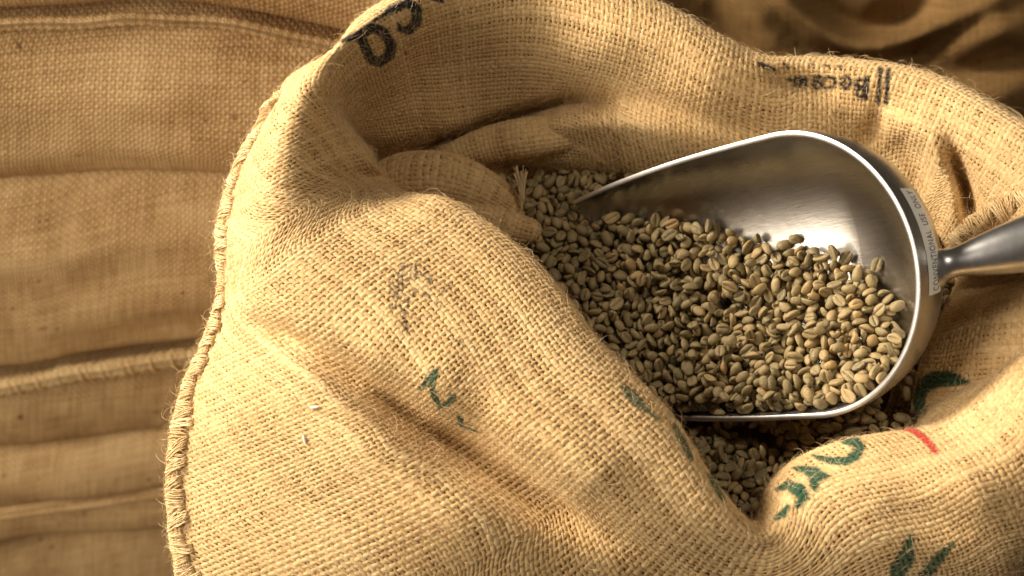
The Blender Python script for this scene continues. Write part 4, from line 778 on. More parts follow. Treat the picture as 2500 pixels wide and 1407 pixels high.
#DATA-BEGIN
BEAN_DATA = [
1570,-790,-92,17,165,13,80,2,1485,-833,254,121,-6,123,80,0,1552,-124,365,-165,-36,49,73,2,500,372,97,-17,164,25,80,6,473,288,38,34,24,-60,80,6,840,-398,-120,-20,-167,-71,76,2,1735,-428,384,-5,17,-162,72,6,772,215,143,-173,-20,30,80,2,
1533,-821,281,-98,52,-39,76,2,1369,-773,-171,-32,160,-29,80,1,1411,-689,206,-64,-120,-48,80,5,1300,-527,133,-104,-10,-16,81,2,1673,-212,415,5,-134,-113,68,2,214,123,-40,13,21,-50,77,2,1032,-131,169,-76,-165,-23,77,6,510,-70,-37,-165,-1,46,79,6,
1626,-561,298,48,19,22,80,5,1332,-757,158,-4,18,-63,76,0,1107,-407,28,-32,141,26,78,2,1541,-770,299,4,27,144,80,5,821,-474,-171,-62,-20,152,80,0,1496,-731,262,-5,175,-56,78,1,1375,-820,169,72,24,-3,78,4,1502,-341,317,-142,2,-53,69,6,
1002,-270,18,-155,12,-1,81,7,134,628,19,-20,20,-115,78,6,1661,-433,361,-171,-52,21,71,6,1384,-461,162,7,5,-144,80,0,898,191,219,-121,4,-50,79,5,1706,-591,354,-132,-10,-34,71,4,1148,-136,212,-143,59,-36,78,6,1102,-937,-291,-8,147,-38,76,2,
1566,-381,334,-21,-178,19,76,7,1282,-563,123,-63,155,-28,77,7,1131,76,219,-68,123,44,77,2,1076,-537,-9,62,-44,18,78,1,571,-113,-104,33,-40,105,81,2,1298,43,272,3,-7,14,81,1,1166,-365,55,27,59,-47,81,6,190,363,7,-150,-17,-20,79,0,
1828,-618,-30,-66,-55,104,79,4,977,36,137,-160,15,-67,77,4,1580,-250,396,25,36,-114,67,2,1372,-446,202,-49,-180,-16,74,0,195,703,11,-48,25,-144,76,6,1035,-372,52,0,-44,108,79,3,1071,-1038,-345,-1,-12,29,74,2,1645,-286,384,22,52,-54,76,1,
1592,-763,338,-115,-16,52,75,0,961,-312,-11,-41,43,-139,75,7,582,204,50,-5,-22,158,81,2,1422,-807,197,61,47,-19,73,0,1378,-221,266,81,-62,34,78,6,443,146,25,-130,25,-25,76,4,1144,-764,-306,-151,48,-67,78,7,787,270,169,-52,146,7,72,2,
1050,-879,-308,-36,63,-131,75,0,1526,-215,330,-142,-1,23,74,5,890,122,118,45,-20,59,79,5,1256,-662,90,40,-20,95,76,1,582,354,112,78,5,30,80,6,1518,-580,250,-11,-155,-100,66,2,934,-243,-33,30,51,-51,79,4,1090,-708,-319,-33,167,-21,75,7,
1298,-333,202,-96,145,15,79,2,1450,-269,294,-112,26,2,80,4,1164,-625,64,-6,-27,124,74,2,902,-543,-160,20,-8,39,79,0,359,189,18,-175,-36,23,79,4,535,85,-3,-4,8,-24,81,5,156,270,-4,15,21,-19,79,1,1490,-110,390,86,-39,116,77,6,
302,350,-9,17,-4,-95,80,2,1541,-310,358,37,162,-13,78,7,704,-348,-166,-161,74,-29,81,2,1279,-261,180,-11,11,129,75,0,1238,-167,221,-42,-35,81,69,6,1057,-2,204,39,-7,-96,79,2,1160,-176,105,-31,134,42,80,4,1553,-639,302,67,-46,-2,70,4,
846,61,101,-41,175,49,75,0,552,299,83,67,19,-34,74,2,1167,-174,199,-84,-1,-145,77,6,1215,-183,163,-118,15,-78,76,0,233,427,4,-16,-23,170,80,5,1258,-426,59,-177,6,3,80,2,359,0,-51,-11,-132,-120,74,5,1602,-505,317,82,-11,161,78,1,
711,324,135,-2,-128,-88,75,4,1253,-723,40,-74,135,-29,75,2,1083,-156,124,-138,-43,-9,78,3,1469,-392,272,3,14,60,81,4,677,-187,-79,89,-11,3,78,1,1027,-838,-309,0,159,-11,80,3,1452,-82,319,154,-21,-1,77,6,1049,-478,-18,8,-57,27,74,1,
1389,-546,180,14,-27,55,66,6,1207,-68,205,157,26,-69,74,7,1343,47,306,-67,-172,-4,71,7,1082,-361,34,-144,-51,-23,79,0,1457,-743,-120,-37,177,-30,68,1,904,59,97,-46,15,-102,77,6,984,-387,-1,163,-6,84,71,5,758,-457,-206,-158,12,54,75,5,
1472,-586,276,81,-153,25,79,7,1162,-879,-310,179,-18,28,70,2,986,-881,-316,-19,28,20,78,6,1633,-370,354,29,-80,49,66,6,1450,-743,231,34,165,1,75,0,585,105,54,20,54,-41,68,2,554,-206,-129,-165,41,-37,74,3,418,-10,-52,-59,-177,-17,70,5,
745,-509,-253,-2,129,116,79,5,961,-27,96,31,-149,-78,80,1,340,76,-18,25,-139,-89,66,2,356,370,2,35,31,-30,75,6,1421,-577,209,109,20,95,78,7,1701,-718,-57,-90,-15,-42,75,7,796,-414,-148,21,23,-45,66,0,1434,-648,223,116,30,40,81,7,
1059,-621,-67,87,-45,31,80,1,943,-818,-344,6,78,-86,71,2,1237,-745,-331,176,18,-17,75,7,283,123,3,13,7,-41,70,0,1125,-1046,-320,-71,-12,-122,78,7,1093,-667,-72,-70,134,11,73,3,1628,-723,-65,-7,29,108,74,2,630,12,49,-20,-117,-103,68,2,
1543,-695,287,155,-34,16,69,1,2096,42,205,21,-29,128,77,7,798,-13,29,-155,29,44,80,6,1468,-320,283,-20,-26,56,80,4,650,-407,-166,15,124,103,69,4,1521,-465,286,32,-72,-136,78,7,1398,-75,287,-67,-7,-117,81,2,2075,-96,187,163,-5,-84,75,6,
1187,-640,89,-53,32,-91,73,0,903,-703,-341,-41,28,-130,76,2,899,-177,40,-7,4,-52,72,5,1193,-16,229,-17,131,-6,74,4,1025,-403,-38,20,-23,-3,77,5,1330,-127,270,-22,-6,-143,69,0,458,728,16,-13,14,-41,76,2,858,-467,-136,-149,-21,-86,75,2,
971,-123,66,-3,-60,134,77,4,747,-73,-18,-177,11,31,79,3,430,-156,-115,-84,14,-11,78,7,987,-710,-313,42,2,21,72,0,1782,-753,-35,-101,7,154,76,4,1384,-363,216,-48,141,-35,77,7,1623,-787,321,-116,24,45,81,2,1603,-307,354,47,-19,43,70,4,
139,463,7,71,27,-66,79,4,1301,-641,102,-57,20,-79,79,4,1423,-228,292,-167,8,-2,70,7,1255,-22,252,-26,164,-76,70,6,1561,-163,336,75,-174,5,76,1,379,128,-20,86,5,147,76,6,1845,-568,8,-28,0,116,69,3,150,528,8,-13,-28,115,69,2,
493,178,20,-124,-41,-12,74,1,185,172,-3,-25,-32,81,70,0,848,161,149,13,31,-131,70,5,861,-53,77,30,-7,-165,80,0,1305,-784,-217,63,-56,-34,71,0,1332,-217,237,71,-2,49,79,0,1482,-273,346,159,-15,7,69,2,830,106,132,-18,-12,43,80,3,
871,-511,-153,76,26,-151,76,6,1146,-238,118,117,3,-143,75,1,587,259,80,-44,116,101,78,5,1633,-484,342,-171,-3,-84,68,1,1675,-765,-110,-144,9,-43,66,1,933,-545,-117,-38,-73,153,80,5,1000,-483,-90,29,-160,-41,78,1,654,-154,-54,-110,-52,42,73,1,
1143,-969,-313,-83,-64,-5,80,1,1013,36,171,-111,23,-48,69,1,747,8,28,170,-36,-1,78,5,1505,-680,250,-3,23,-143,77,2,1382,-619,153,-150,-25,-62,69,5,1424,-509,219,86,-56,98,78,1,1158,-566,82,-1,-49,35,67,7,680,-311,-141,-32,-38,-160,78,1,
584,-230,-154,32,171,34,80,6,246,503,-9,39,-20,23,68,0,1121,-844,-296,-65,-35,74,79,6,308,482,-6,132,7,117,77,0,626,328,117,102,1,18,77,5,1189,-932,-303,-146,28,-78,76,0,1299,-402,175,40,128,29,72,6,1125,-453,51,-61,-39,-24,74,2,
1327,-441,155,-56,7,-84,77,0,266,649,14,55,13,21,67,2,1402,-466,252,55,-129,23,81,1,1514,-420,318,-53,-30,19,74,0,692,-424,-217,-17,-10,9,70,6,220,311,-17,13,19,23,76,5,311,28,-32,21,-4,102,68,6,1214,14,272,-37,-6,-78,78,1,
397,58,-39,-15,38,-95,68,1,1065,-584,-27,-84,-15,-146,79,6,675,-231,-121,-119,-12,116,81,2,942,-458,-48,-88,-57,-53,79,5,435,99,-27,53,17,-97,74,7,520,-153,-104,127,15,-66,73,7,1220,-369,143,-14,-159,51,76,5,1088,-617,-1,79,106,9,72,0,
1259,-381,171,164,-16,-14,68,1,950,192,240,100,-17,84,80,0,1729,-555,346,-17,-167,-17,68,1,1325,-73,287,105,-11,146,65,1,812,-516,-198,111,-4,-17,79,4,756,-188,-64,106,-39,9,78,4,1267,-217,204,146,-28,52,66,0,839,-121,27,-62,-30,12,73,7,
746,-411,-166,51,-129,-34,81,1,750,166,78,-31,-177,21,79,3,590,-358,-165,36,-146,-44,77,2,1657,-538,335,-100,31,133,67,6,1687,-459,320,77,5,-3,77,4,1369,-43,287,-41,-131,14,77,0,1292,-136,255,-32,-173,40,71,2,967,140,219,-68,-1,-134,73,1,
243,330,11,175,15,72,76,6,794,-103,18,-86,-31,52,74,7,964,-575,-72,20,7,80,76,1,1182,-430,87,-101,41,35,80,3,1419,-47,326,-4,30,71,79,5,665,-345,-178,-25,-52,-159,81,2,1034,-714,-346,54,-45,25,68,7,839,-241,-60,107,43,6,73,5,
1504,-729,-129,-125,30,-15,69,3,1372,-730,-190,-15,-33,122,80,6,1323,0,250,-83,-1,-160,78,4,1037,-198,51,-63,-168,35,73,6,1562,-434,318,15,93,-83,74,0,986,-626,-45,155,-10,-68,66,7,1298,-676,-193,-9,20,129,77,4,1066,-34,148,-75,53,8,79,2,
1666,-659,365,-126,-115,-16,69,6,14,801,-18,146,-7,27,77,6,1651,-701,340,-26,-13,-103,70,4,1708,-369,356,-61,-30,32,78,5,1335,-600,113,-84,129,-3,75,0,1393,-311,226,-10,-53,7,69,2,895,-406,-119,-143,-38,24,68,3,951,-175,59,11,-140,-65,69,3,
807,-341,-99,-83,108,-51,80,4,1570,-473,326,-59,7,18,71,0,904,-7,46,18,-69,90,77,5,299,712,16,25,123,37,81,1,579,-39,-5,-116,-100,-35,79,2,798,83,89,-87,-21,-12,70,1,249,691,27,-29,160,64,71,0,1199,-480,70,-168,-61,4,65,0,
1322,-720,-157,62,-60,139,79,4,1135,-40,229,-78,-24,-158,69,1,1330,-267,223,92,-13,-9,69,0,722,79,68,29,74,93,76,2,1582,-778,263,-88,-133,-37,67,0,625,-264,-112,87,-9,-124,76,0,707,-196,-112,26,-41,20,67,4,595,41,-1,9,-166,-46,74,2,
836,-270,-102,-46,8,-90,68,2,100,484,22,-164,-60,18,68,2,108,716,-11,-173,14,68,81,5,962,-565,-218,-22,149,10,68,3,1426,-430,242,99,147,16,80,3,1015,152,193,100,-29,-139,72,7,1168,20,239,-38,-43,26,77,3,709,38,48,136,-5,-33,80,4,
664,21,28,94,49,-97,81,0,303,578,29,-73,66,-97,81,5,861,231,180,64,-13,-40,78,7,1018,-629,-344,-99,-12,143,71,2,662,163,59,37,32,-103,69,7,1115,-360,94,-126,76,-44,69,3,1100,-23,175,13,-37,-179,79,2,1261,-263,128,44,-65,102,79,7,
783,-320,-176,-9,-75,116,80,1,1579,-728,-73,-8,123,-54,75,6,249,51,-55,-2,-8,-97,78,5,1167,-704,76,-73,-13,34,74,4,404,-85,-79,132,-33,-18,79,0,1216,-731,25,99,47,-18,65,1,1498,-408,237,30,-18,6,81,1,1487,-792,237,15,144,104,76,5,
906,-756,-295,41,-173,32,73,5,1098,-896,-280,-46,-32,0,79,3,874,-591,-381,-33,-33,59,70,3,1440,-780,-158,77,158,23,72,2,844,-501,-302,-6,-15,-6,73,1,1694,-339,367,82,-20,-157,74,4,1064,115,217,49,8,40,66,0,945,31,108,8,-168,-1,75,4,
632,-77,-55,36,-70,114,72,5,932,-385,-73,102,-11,54,80,7,1089,-231,81,155,-33,-20,73,2,493,-116,-74,-71,105,-35,73,0,621,190,75,-18,2,-15,74,3,1182,-255,122,-117,107,16,70,6,601,-197,-116,-108,-8,132,72,6,1631,-237,378,-15,-12,88,80,3,
868,-227,-7,23,-146,88,80,6,930,-297,-44,-18,-149,15,77,5,682,266,129,-30,-106,5,79,1,705,233,125,70,12,-110,81,4,1340,-159,229,47,27,-126,73,0,1049,-958,-311,40,23,42,67,4,537,-299,-148,74,3,-96,78,1,1369,-799,-221,114,69,-22,75,5,
367,293,0,-14,-46,141,66,4,727,-235,-133,-121,-12,60,72,1,1388,-692,143,-69,-116,28,81,3,730,-125,-44,-118,14,-120,73,1,1716,-768,-78,7,-98,-37,75,6,1047,-248,63,2,82,4,78,2,497,-218,-133,-175,50,39,79,2,810,-184,-42,161,42,-20,68,6,
1115,-271,88,-1,-44,-40,72,1,1392,-156,268,-77,5,-52,69,7,785,-232,-102,130,-8,-88,71,0,977,-789,-263,147,62,-53,67,2,1300,-789,108,151,57,32,75,2,1264,-57,234,157,6,34,76,3,927,-326,-92,59,-33,43,73,1,991,-568,-371,27,-58,144,80,5,
1086,-969,-346,-34,-24,-116,66,2,976,-920,-329,-40,-34,-21,77,6,962,-384,-34,-39,-22,165,71,4,1393,-288,282,65,-131,23,68,2,1628,-332,367,-61,-6,26,70,2,1312,-367,163,-27,129,24,78,5,1588,-679,285,-140,-27,-9,74,6,880,-71,10,-72,23,110,79,3,
1157,-508,43,105,138,3,72,5,1088,-757,-319,38,-11,154,66,6,478,4,-52,178,0,25,69,1,1660,-623,323,80,112,-7,77,6,1210,-604,-323,13,-60,-29,77,0,1584,-538,305,-46,67,-52,68,0,892,50,60,-17,-140,-35,81,1,836,-178,-25,-139,36,50,78,4,
1271,-691,-307,-51,80,114,77,2,1040,-559,-354,37,116,93,71,5,1428,-708,-210,13,-165,-38,80,2,617,-367,-154,54,-1,98,68,2,871,-516,-271,31,-152,-45,68,4,483,91,-30,-129,59,31,80,3,1339,-691,168,-36,-24,-96,70,5,772,-135,-16,101,18,102,76,4,
1501,-518,238,23,-94,-105,80,0,430,219,10,-141,33,-31,65,7,630,118,37,-107,-23,112,74,1,368,705,22,24,41,-121,66,1,929,-509,-55,160,-17,-53,70,4,437,-115,-85,50,-1,-121,72,0,999,-454,-47,113,39,-87,69,0,696,163,88,-110,-34,110,76,4,
418,261,32,-27,24,-7,72,2,1501,-131,326,59,-65,81,75,3,507,342,52,-111,11,146,76,7,600,318,72,-164,2,-44,80,1,1651,-707,-32,124,-33,-68,73,1,1540,-552,313,96,60,81,79,2,194,524,2,-82,12,-77,76,2,865,-344,-78,15,24,93,72,0,
1372,-411,227,-59,-55,-4,72,4,656,240,99,126,-52,-54,78,5,845,81,5,-16,40,-162,70,0,728,-459,-226,-142,24,29,80,4,489,-261,-137,44,25,138,78,1,1430,-143,313,-13,-155,82,74,4,1369,-295,256,134,-20,-37,73,4,941,-191,12,-90,16,61,77,6,
586,-286,-148,37,-154,70,78,6,925,-82,16,-61,-86,-78,69,7,917,167,117,-26,12,164,70,2,881,-301,-70,-22,-52,-69,79,6,1470,-489,259,11,-138,77,79,1,1121,-304,74,-21,-27,-8,72,3,1231,-466,49,12,16,146,75,6,626,-157,-97,120,0,-87,77,2,
730,-320,-137,32,-57,-172,78,1,1233,-385,84,163,-23,35,69,2,1219,-521,55,-4,-33,-47,76,0,1172,-55,191,13,17,-112,70,4,1039,73,192,94,39,40,69,7,364,-37,-98,83,6,-93,74,6,1114,-149,110,113,-15,118,72,5,1277,-603,80,109,41,-51,69,2,
2039,-208,149,-101,81,37,77,2,1054,158,222,128,65,9,74,0,1016,-58,122,-27,11,-116,71,5,1271,-748,114,-160,43,62,81,4,1152,-854,-156,44,-69,130,68,0,65,820,-32,104,141,-15,77,3,1209,-703,66,96,55,35,70,1,260,141,-25,-24,-35,156,72,4,
467,-68,-60,57,39,57,76,7,1514,-292,309,-120,-1,143,75,2,1330,-475,112,-10,51,175,79,3,1623,-655,307,38,22,142,68,6,756,302,146,159,-38,28,69,0,271,201,-20,70,8,51,66,2,977,-516,-99,-87,-6,165,67,1,1348,-295,156,-21,-166,43,71,2,
678,112,11,160,53,-46,67,1,1299,-789,-277,-6,-117,105,70,7,1294,-418,129,47,12,-113,66,0,1008,-555,-91,46,45,-172,79,1,1175,-328,94,-67,17,-39,67,0,995,-172,21,-49,-25,-12,68,7,276,405,2,6,-54,154,71,3,1615,-670,-85,-40,48,-155,78,3,
1076,-282,44,-106,-50,-7,68,7,994,200,206,-146,-18,90,71,3,1119,-104,157,42,178,-43,70,2,140,805,-33,-17,124,39,73,5,1224,-795,-322,82,60,-83,66,0,1032,-930,-332,-32,17,70,73,0,1032,-986,-341,-117,20,64,74,3,719,132,37,-35,-36,57,81,1,
307,-54,-76,-35,40,-102,76,5,1075,-819,-313,82,22,-108,73,1,331,630,6,33,-29,14,67,5,251,602,0,81,100,-52,72,1,312,169,-8,-16,-4,-80,66,0,1210,-577,85,9,53,31,72,2,1570,-697,-118,49,6,-35,71,4,1615,-411,340,157,33,47,70,6,
711,13,-43,-155,7,-57,74,7,314,255,-28,-74,-6,-14,76,3,1503,-809,-134,6,-61,131,71,2,962,-584,-389,18,-143,-50,79,3,658,18,-42,-92,-50,80,76,6,835,-64,6,5,28,-72,66,2,458,14,-28,26,23,167,66,1,87,647,2,160,9,69,66,2,
1052,-610,-377,8,41,150,81,6,1276,-403,97,109,36,-99,70,1,1057,-434,3,25,-124,37,72,2,1236,-305,111,89,-40,3,67,4,377,-140,-108,-25,-29,41,71,5,937,-773,-356,159,-17,-89,75,7,1473,-805,-146,-54,-156,32,79,0,470,-145,-148,9,-26,-47,73,6,
1307,-559,94,23,-9,33,69,2,527,-15,-47,-3,-118,-34,78,1,1178,94,257,-43,-136,51,75,1,1238,-671,45,109,24,128,68,0,1158,-824,-336,-14,-70,57,81,0,1819,-763,-67,-123,28,-86,75,6,1219,-371,111,16,170,-57,80,4,464,-110,-114,113,-12,-103,81,1,
1041,-6,131,-13,-78,142,81,2,1282,-468,95,-106,108,34,76,2,765,-294,-119,-58,58,104,74,5,167,223,-42,60,-20,68,70,0,1676,-502,331,23,52,156,72,5,933,149,204,94,-5,-166,65,1,1372,-789,175,-42,128,20,66,1,912,-502,-92,-56,-24,-95,80,0,
755,-242,-111,-49,-146,67,72,6,1156,-713,-301,-40,-30,-79,70,2,1158,-646,27,-13,-3,-47,67,2,700,56,6,-21,22,-130,76,6,915,-453,-116,-121,26,11,81,0,1449,-179,280,74,-18,67,75,5,1235,-862,-301,106,50,-97,68,6,1105,-439,-19,-57,64,73,72,7,
267,539,-8,-14,136,90,69,1,1313,-159,191,-26,127,102,67,6,1066,-319,36,-116,-44,-10,68,4,694,-402,-180,30,62,154,77,0,1714,-422,348,1,9,67,77,5,732,-156,-111,-4,157,89,78,0,1198,-89,167,-58,-15,-27,72,7,1655,-723,-99,-64,-4,4,80,6,
1569,-718,-158,-158,-4,9,78,4,1545,-341,338,-95,-99,29,65,3,889,-231,-50,77,-42,-74,75,0,1258,-878,-266,147,-4,64,72,6,607,53,36,-22,-16,16,72,4,710,-40,-35,40,13,-142,65,0,266,780,6,41,33,146,74,5,732,214,103,114,9,-144,67,4,
1217,-255,98,15,9,-117,67,0,928,93,155,64,144,21,68,5,1077,-69,145,-64,45,-24,66,1,777,-1,-31,-31,-27,-142,74,0,622,195,10,13,-2,-170,68,6,763,99,39,-28,-41,14,77,6,818,179,171,4,-155,103,67,1,1355,-641,116,16,37,-63,71,5,
853,-352,-124,37,-58,43,77,5,1517,-416,277,21,-171,55,76,4,917,-544,-247,-111,-115,-4,66,3,1040,-584,-87,27,171,51,66,0,65,775,-57,10,-47,168,76,5,219,577,-6,-107,-8,-73,76,3,955,133,135,-5,158,16,75,3,1274,-802,-306,-143,30,81,73,5,
1356,-553,142,-96,14,84,72,3,182,432,5,40,52,36,66,0,1514,-164,282,35,-4,13,73,6,52,673,-11,-79,-8,-114,68,6,1239,-626,79,48,40,3,70,3,668,-72,-60,-114,-4,-96,67,4,535,28,-36,144,79,18,79,3,2081,2,176,31,-10,168,70,1,
1770,-766,-72,5,37,39,73,6,1501,-622,184,-123,-72,33,80,5,1515,-691,-115,130,-4,-46,70,6,796,185,111,-72,19,-48,66,4,236,225,-37,-166,-43,-27,68,2,989,-828,-333,4,-16,74,66,3,1075,-643,-109,-2,-25,-114,74,2,441,396,25,102,-49,-7,75,0,
727,-34,8,37,133,-31,69,2,1555,-493,273,95,-45,14,71,3,604,-61,-57,74,59,53,72,5,408,309,25,-85,-45,-124,78,3,1251,-631,-299,-56,-118,11,80,6,1028,-127,120,58,-12,-50,71,3,130,763,-26,27,-29,-33,69,7,881,-236,-104,-63,-162,41,71,5,
399,-39,-95,22,69,-11,66,0,604,-106,-83,-79,-42,-136,66,4,1447,-251,218,-26,-39,69,71,2,1184,-695,25,-15,-125,-33,72,4,1526,-758,-156,178,-19,-54,66,6,1581,-613,288,-148,47,-13,76,3,962,-26,52,40,-24,59,77,7,1007,118,158,48,28,109,66,7,
83,521,20,58,5,-3,66,7,470,265,-10,14,27,56,69,6,1158,-587,-314,109,-25,34,66,1,773,-503,-224,-46,-24,-107,65,4,996,-26,106,8,-31,158,74,1,944,-638,-389,-109,-64,-53,80,0,1193,-303,124,-33,52,91,72,1,1450,-350,238,131,32,-37,73,0,
548,-321,-188,-37,0,-120,69,0,1681,-562,316,40,-171,19,77,4,970,-775,-307,-105,-16,75,79,4,963,-214,-1,82,33,74,75,0,559,140,5,-137,60,-39,66,7,1631,-739,-140,77,-18,-157,81,6,1105,-572,11,-69,54,75,73,2,1417,-761,179,-23,14,-106,67,5,
228,670,-17,-30,174,-34,69,7,1673,-649,-50,-172,-53,-8,72,6,982,-605,-193,29,37,147,67,4,1020,-367,7,49,129,78,73,1,368,194,-34,-74,-61,114,80,6,1367,-672,-154,-144,4,-59,69,4,1175,-660,-59,156,-21,77,66,5,1554,-592,275,-41,-120,-27,72,5,
418,364,40,151,66,30,67,0,303,291,-38,103,133,0,69,4,1140,-616,-35,-20,126,59,74,4,803,94,23,-5,-149,82,71,7,336,748,19,6,-17,124,67,0,523,754,5,99,-36,-124,68,0,332,527,34,-19,-57,46,75,6,1239,-176,80,-128,4,16,73,6,
764,-135,-70,101,24,-104,79,1,660,289,93,-14,-14,-150,73,0,412,793,-18,-120,9,-4,80,0,674,-483,-196,80,-20,137,68,3,1039,-600,-141,127,-5,-3,79,5,637,260,53,-148,44,58,78,0,1143,-604,36,83,-19,5,72,7,778,155,104,109,-6,-85,69,4,
1050,-502,-76,-81,31,20,72,5,1458,-510,229,-47,-29,-124,65,4,1729,-508,328,-102,-6,120,74,1,1149,-663,-37,4,-171,58,67,7,346,467,-12,-53,127,-68,77,0,1391,-67,244,23,5,61,70,0,300,20,-60,-1,-5,-51,66,0,1596,-717,287,-46,-24,128,66,4,
1452,-735,-159,-58,-22,152,78,7,388,337,23,45,-103,92,71,6,493,118,4,-4,144,-81,67,2,708,-79,-59,-9,-6,102,67,4,1143,-939,-270,41,45,62,66,4,654,-291,-158,-65,-29,125,69,3,639,8,-93,-12,5,-93,80,1,312,443,-36,-151,33,81,78,2,
411,138,2,-79,-3,-65,65,0,1361,-4,282,-80,7,36,68,5,1691,-660,307,-17,145,101,68,2,1442,-773,209,55,163,-48,66,4,738,275,105,0,19,125,80,6,506,52,-53,124,45,-69,68,4,1108,-814,-337,-11,-14,65,75,0,1135,-472,16,-52,67,54,74,7,
1433,-765,-204,41,-26,-14,73,1,1158,-439,33,-103,-38,-17,67,0,332,690,25,98,-13,81,67,4,1353,-274,192,-16,137,-107,69,1,1227,-623,-232,100,3,132,73,5,807,-177,-85,-70,-12,-111,80,4,557,-57,-64,8,-114,127,70,1,1002,-786,-313,140,11,-85,66,3,
1441,-692,-184,9,-27,169,80,1,134,327,-12,-136,-37,-87,76,1,104,238,-63,-168,9,36,73,2,383,766,10,-19,157,-56,66,4,1315,-697,-246,-16,-32,-106,78,1,934,-585,-415,-11,-171,15,67,4,1114,121,211,-64,-39,-88,76,0,977,-568,-140,129,12,18,77,0,
1248,-539,97,-106,38,61,70,3,1015,-317,-12,-14,-60,-41,80,1,767,87,-10,-82,-178,1,72,6,1338,-730,-278,-43,4,95,78,1,261,268,-18,51,-155,57,66,2,962,63,183,9,-118,98,67,0,1694,-713,343,50,50,94,80,6,282,101,-29,138,0,28,66,4,
1330,-722,-209,158,2,-85,74,3,1284,-650,-253,-2,159,70,65,1,565,62,-39,-51,-17,-123,72,5,170,589,-5,19,-46,-133,79,2,910,196,178,33,52,-128,81,2,1119,-1101,-345,71,-137,-37,79,1,403,203,-15,122,54,-34,79,4,360,418,-14,-118,-71,59,78,6,
1288,-138,174,-19,16,-66,68,3,793,-240,-149,-34,15,138,73,1,1857,-530,25,72,30,138,68,3,1066,-779,-344,-110,20,-68,71,1,94,323,-12,40,-118,82,68,0,1444,-658,176,-28,10,-128,76,0,1270,-647,-290,73,9,40,66,5,1080,-648,-382,-37,-12,-141,73,0,
842,260,148,-172,55,-34,67,5,994,-110,-13,-63,-45,122,77,0,547,-79,-117,-82,119,55,76,4,628,-409,-207,41,-15,48,69,0,116,316,-59,-91,49,63,76,6,15,749,-60,-120,33,-40,70,2,1153,-656,-1,0,19,81,74,5,426,-179,-173,-104,-39,104,72,5,
1304,-220,198,73,25,75,72,0,1468,-132,313,46,43,68,66,0,1319,-246,157,-47,147,8,73,5,2056,-149,134,-37,117,49,66,0,1425,-319,214,-72,-14,115,65,4,1431,-598,179,138,-12,63,77,5,1329,-49,254,-21,-10,41,79,0,1127,-51,189,-68,17,-79,66,3,
776,-371,-163,-138,2,126,66,0,546,-194,-199,141,1,-95,77,0,689,222,65,-44,28,114,76,4,827,-133,-42,-88,-5,-120,68,5,521,257,35,100,-15,-105,66,3,9,712,-36,-5,-62,-28,80,1,1310,-651,51,-36,-5,-66,67,1,74,578,16,128,-30,-81,73,1,
714,-122,-14,61,-51,-105,68,3,1463,-420,195,52,-5,85,68,0,548,227,37,-177,-1,58,66,1,292,75,-52,19,26,57,66,6,1168,-283,44,9,59,-93,79,3,1310,-420,85,37,-44,86,77,5,209,249,-33,-56,25,69,72,1,842,-6,48,66,-7,169,70,3,
1557,-626,237,-3,-68,-67,80,4,1153,-542,41,-77,15,-156,69,6,1530,-378,299,24,169,7,71,0,1275,-187,105,-154,-8,23,79,6,1109,-92,97,52,64,92,71,1,1095,-141,10,62,-108,11,77,2,1722,-593,317,166,2,76,66,7,861,24,23,-141,-30,-43,71,5,
807,-290,-136,61,21,178,76,5,1108,-594,-107,150,-31,2,73,5,1228,-30,199,-79,-112,-67,66,2,1503,-577,221,-13,179,30,76,3,608,-139,-129,51,59,43,67,5,1346,-765,120,173,16,52,78,2,1368,-220,195,-133,38,-82,80,5,1065,-159,25,136,97,17,72,4,
385,700,4,138,-6,104,74,4,1002,31,106,-20,137,-50,72,5,533,156,-6,-136,26,42,65,4,1802,-800,-59,-78,-58,81,67,2,853,-55,43,-30,40,45,67,5,922,-174,-24,-20,14,24,71,0,1129,-471,-41,15,45,118,72,0,992,-45,4,-25,-153,-64,79,2,
1131,-679,-331,-132,47,50,71,3,1281,-116,237,-142,37,7,79,3,1145,30,197,28,-10,-147,67,6,246,300,-59,31,-26,165,80,2,405,731,-24,95,-29,83,80,4,1351,-770,-316,-93,-57,-119,73,1,1195,-715,-333,34,6,88,77,4,1527,-468,236,-6,-166,51,68,2,
685,-19,-70,163,8,29,70,3,864,-122,-22,-93,12,87,80,3,1063,-995,-382,104,-72,-70,76,1,1138,-350,32,48,12,13,69,3,820,-463,-232,-70,73,2,80,0,1584,-274,347,-95,-37,73,77,4,953,-518,-217,-4,150,10,81,1,654,-230,-146,34,-141,-66,65,1,
1064,136,169,-28,161,16,69,5,796,-53,-15,-85,1,-96,79,6,1558,-540,261,6,-161,92,70,2,885,-149,11,-160,54,-14,73,0,489,-316,-130,16,-39,126,68,3,1471,-697,199,-90,43,111,77,3,932,-143,27,109,132,-28,70,1,963,-746,-334,-16,23,5,69,0,
948,46,54,-110,13,40,73,5,963,-430,-71,113,22,-31,75,4,413,-113,-122,-21,46,-68,67,1,1005,-222,-20,54,-28,58,79,5,423,668,13,101,16,53,73,4,1212,-840,-330,-46,35,37,69,1,1624,-742,311,-44,117,32,68,1,479,372,19,-54,129,61,80,3,
198,642,-34,10,-144,82,76,4,2059,-106,150,41,-47,-151,80,2,1262,-570,56,-55,-132,24,75,1,571,-4,-34,-142,-35,38,66,4,1184,65,216,174,-16,40,65,4,501,762,-33,-106,7,-80,70,0,769,148,34,60,-82,-94,66,6,633,-267,-189,-76,-126,36,65,0,
597,-3,-65,-146,-5,52,72,3,189,343,-37,39,-172,-53,77,4,498,-185,-169,-1,156,99,81,3,530,-35,-108,-76,28,-107,77,0,1441,-82,267,88,-47,14,68,1,1198,-766,-355,-2,-125,43,80,4,562,-121,-148,177,22,18,78,0,602,-310,-192,-15,23,-75,76,1,
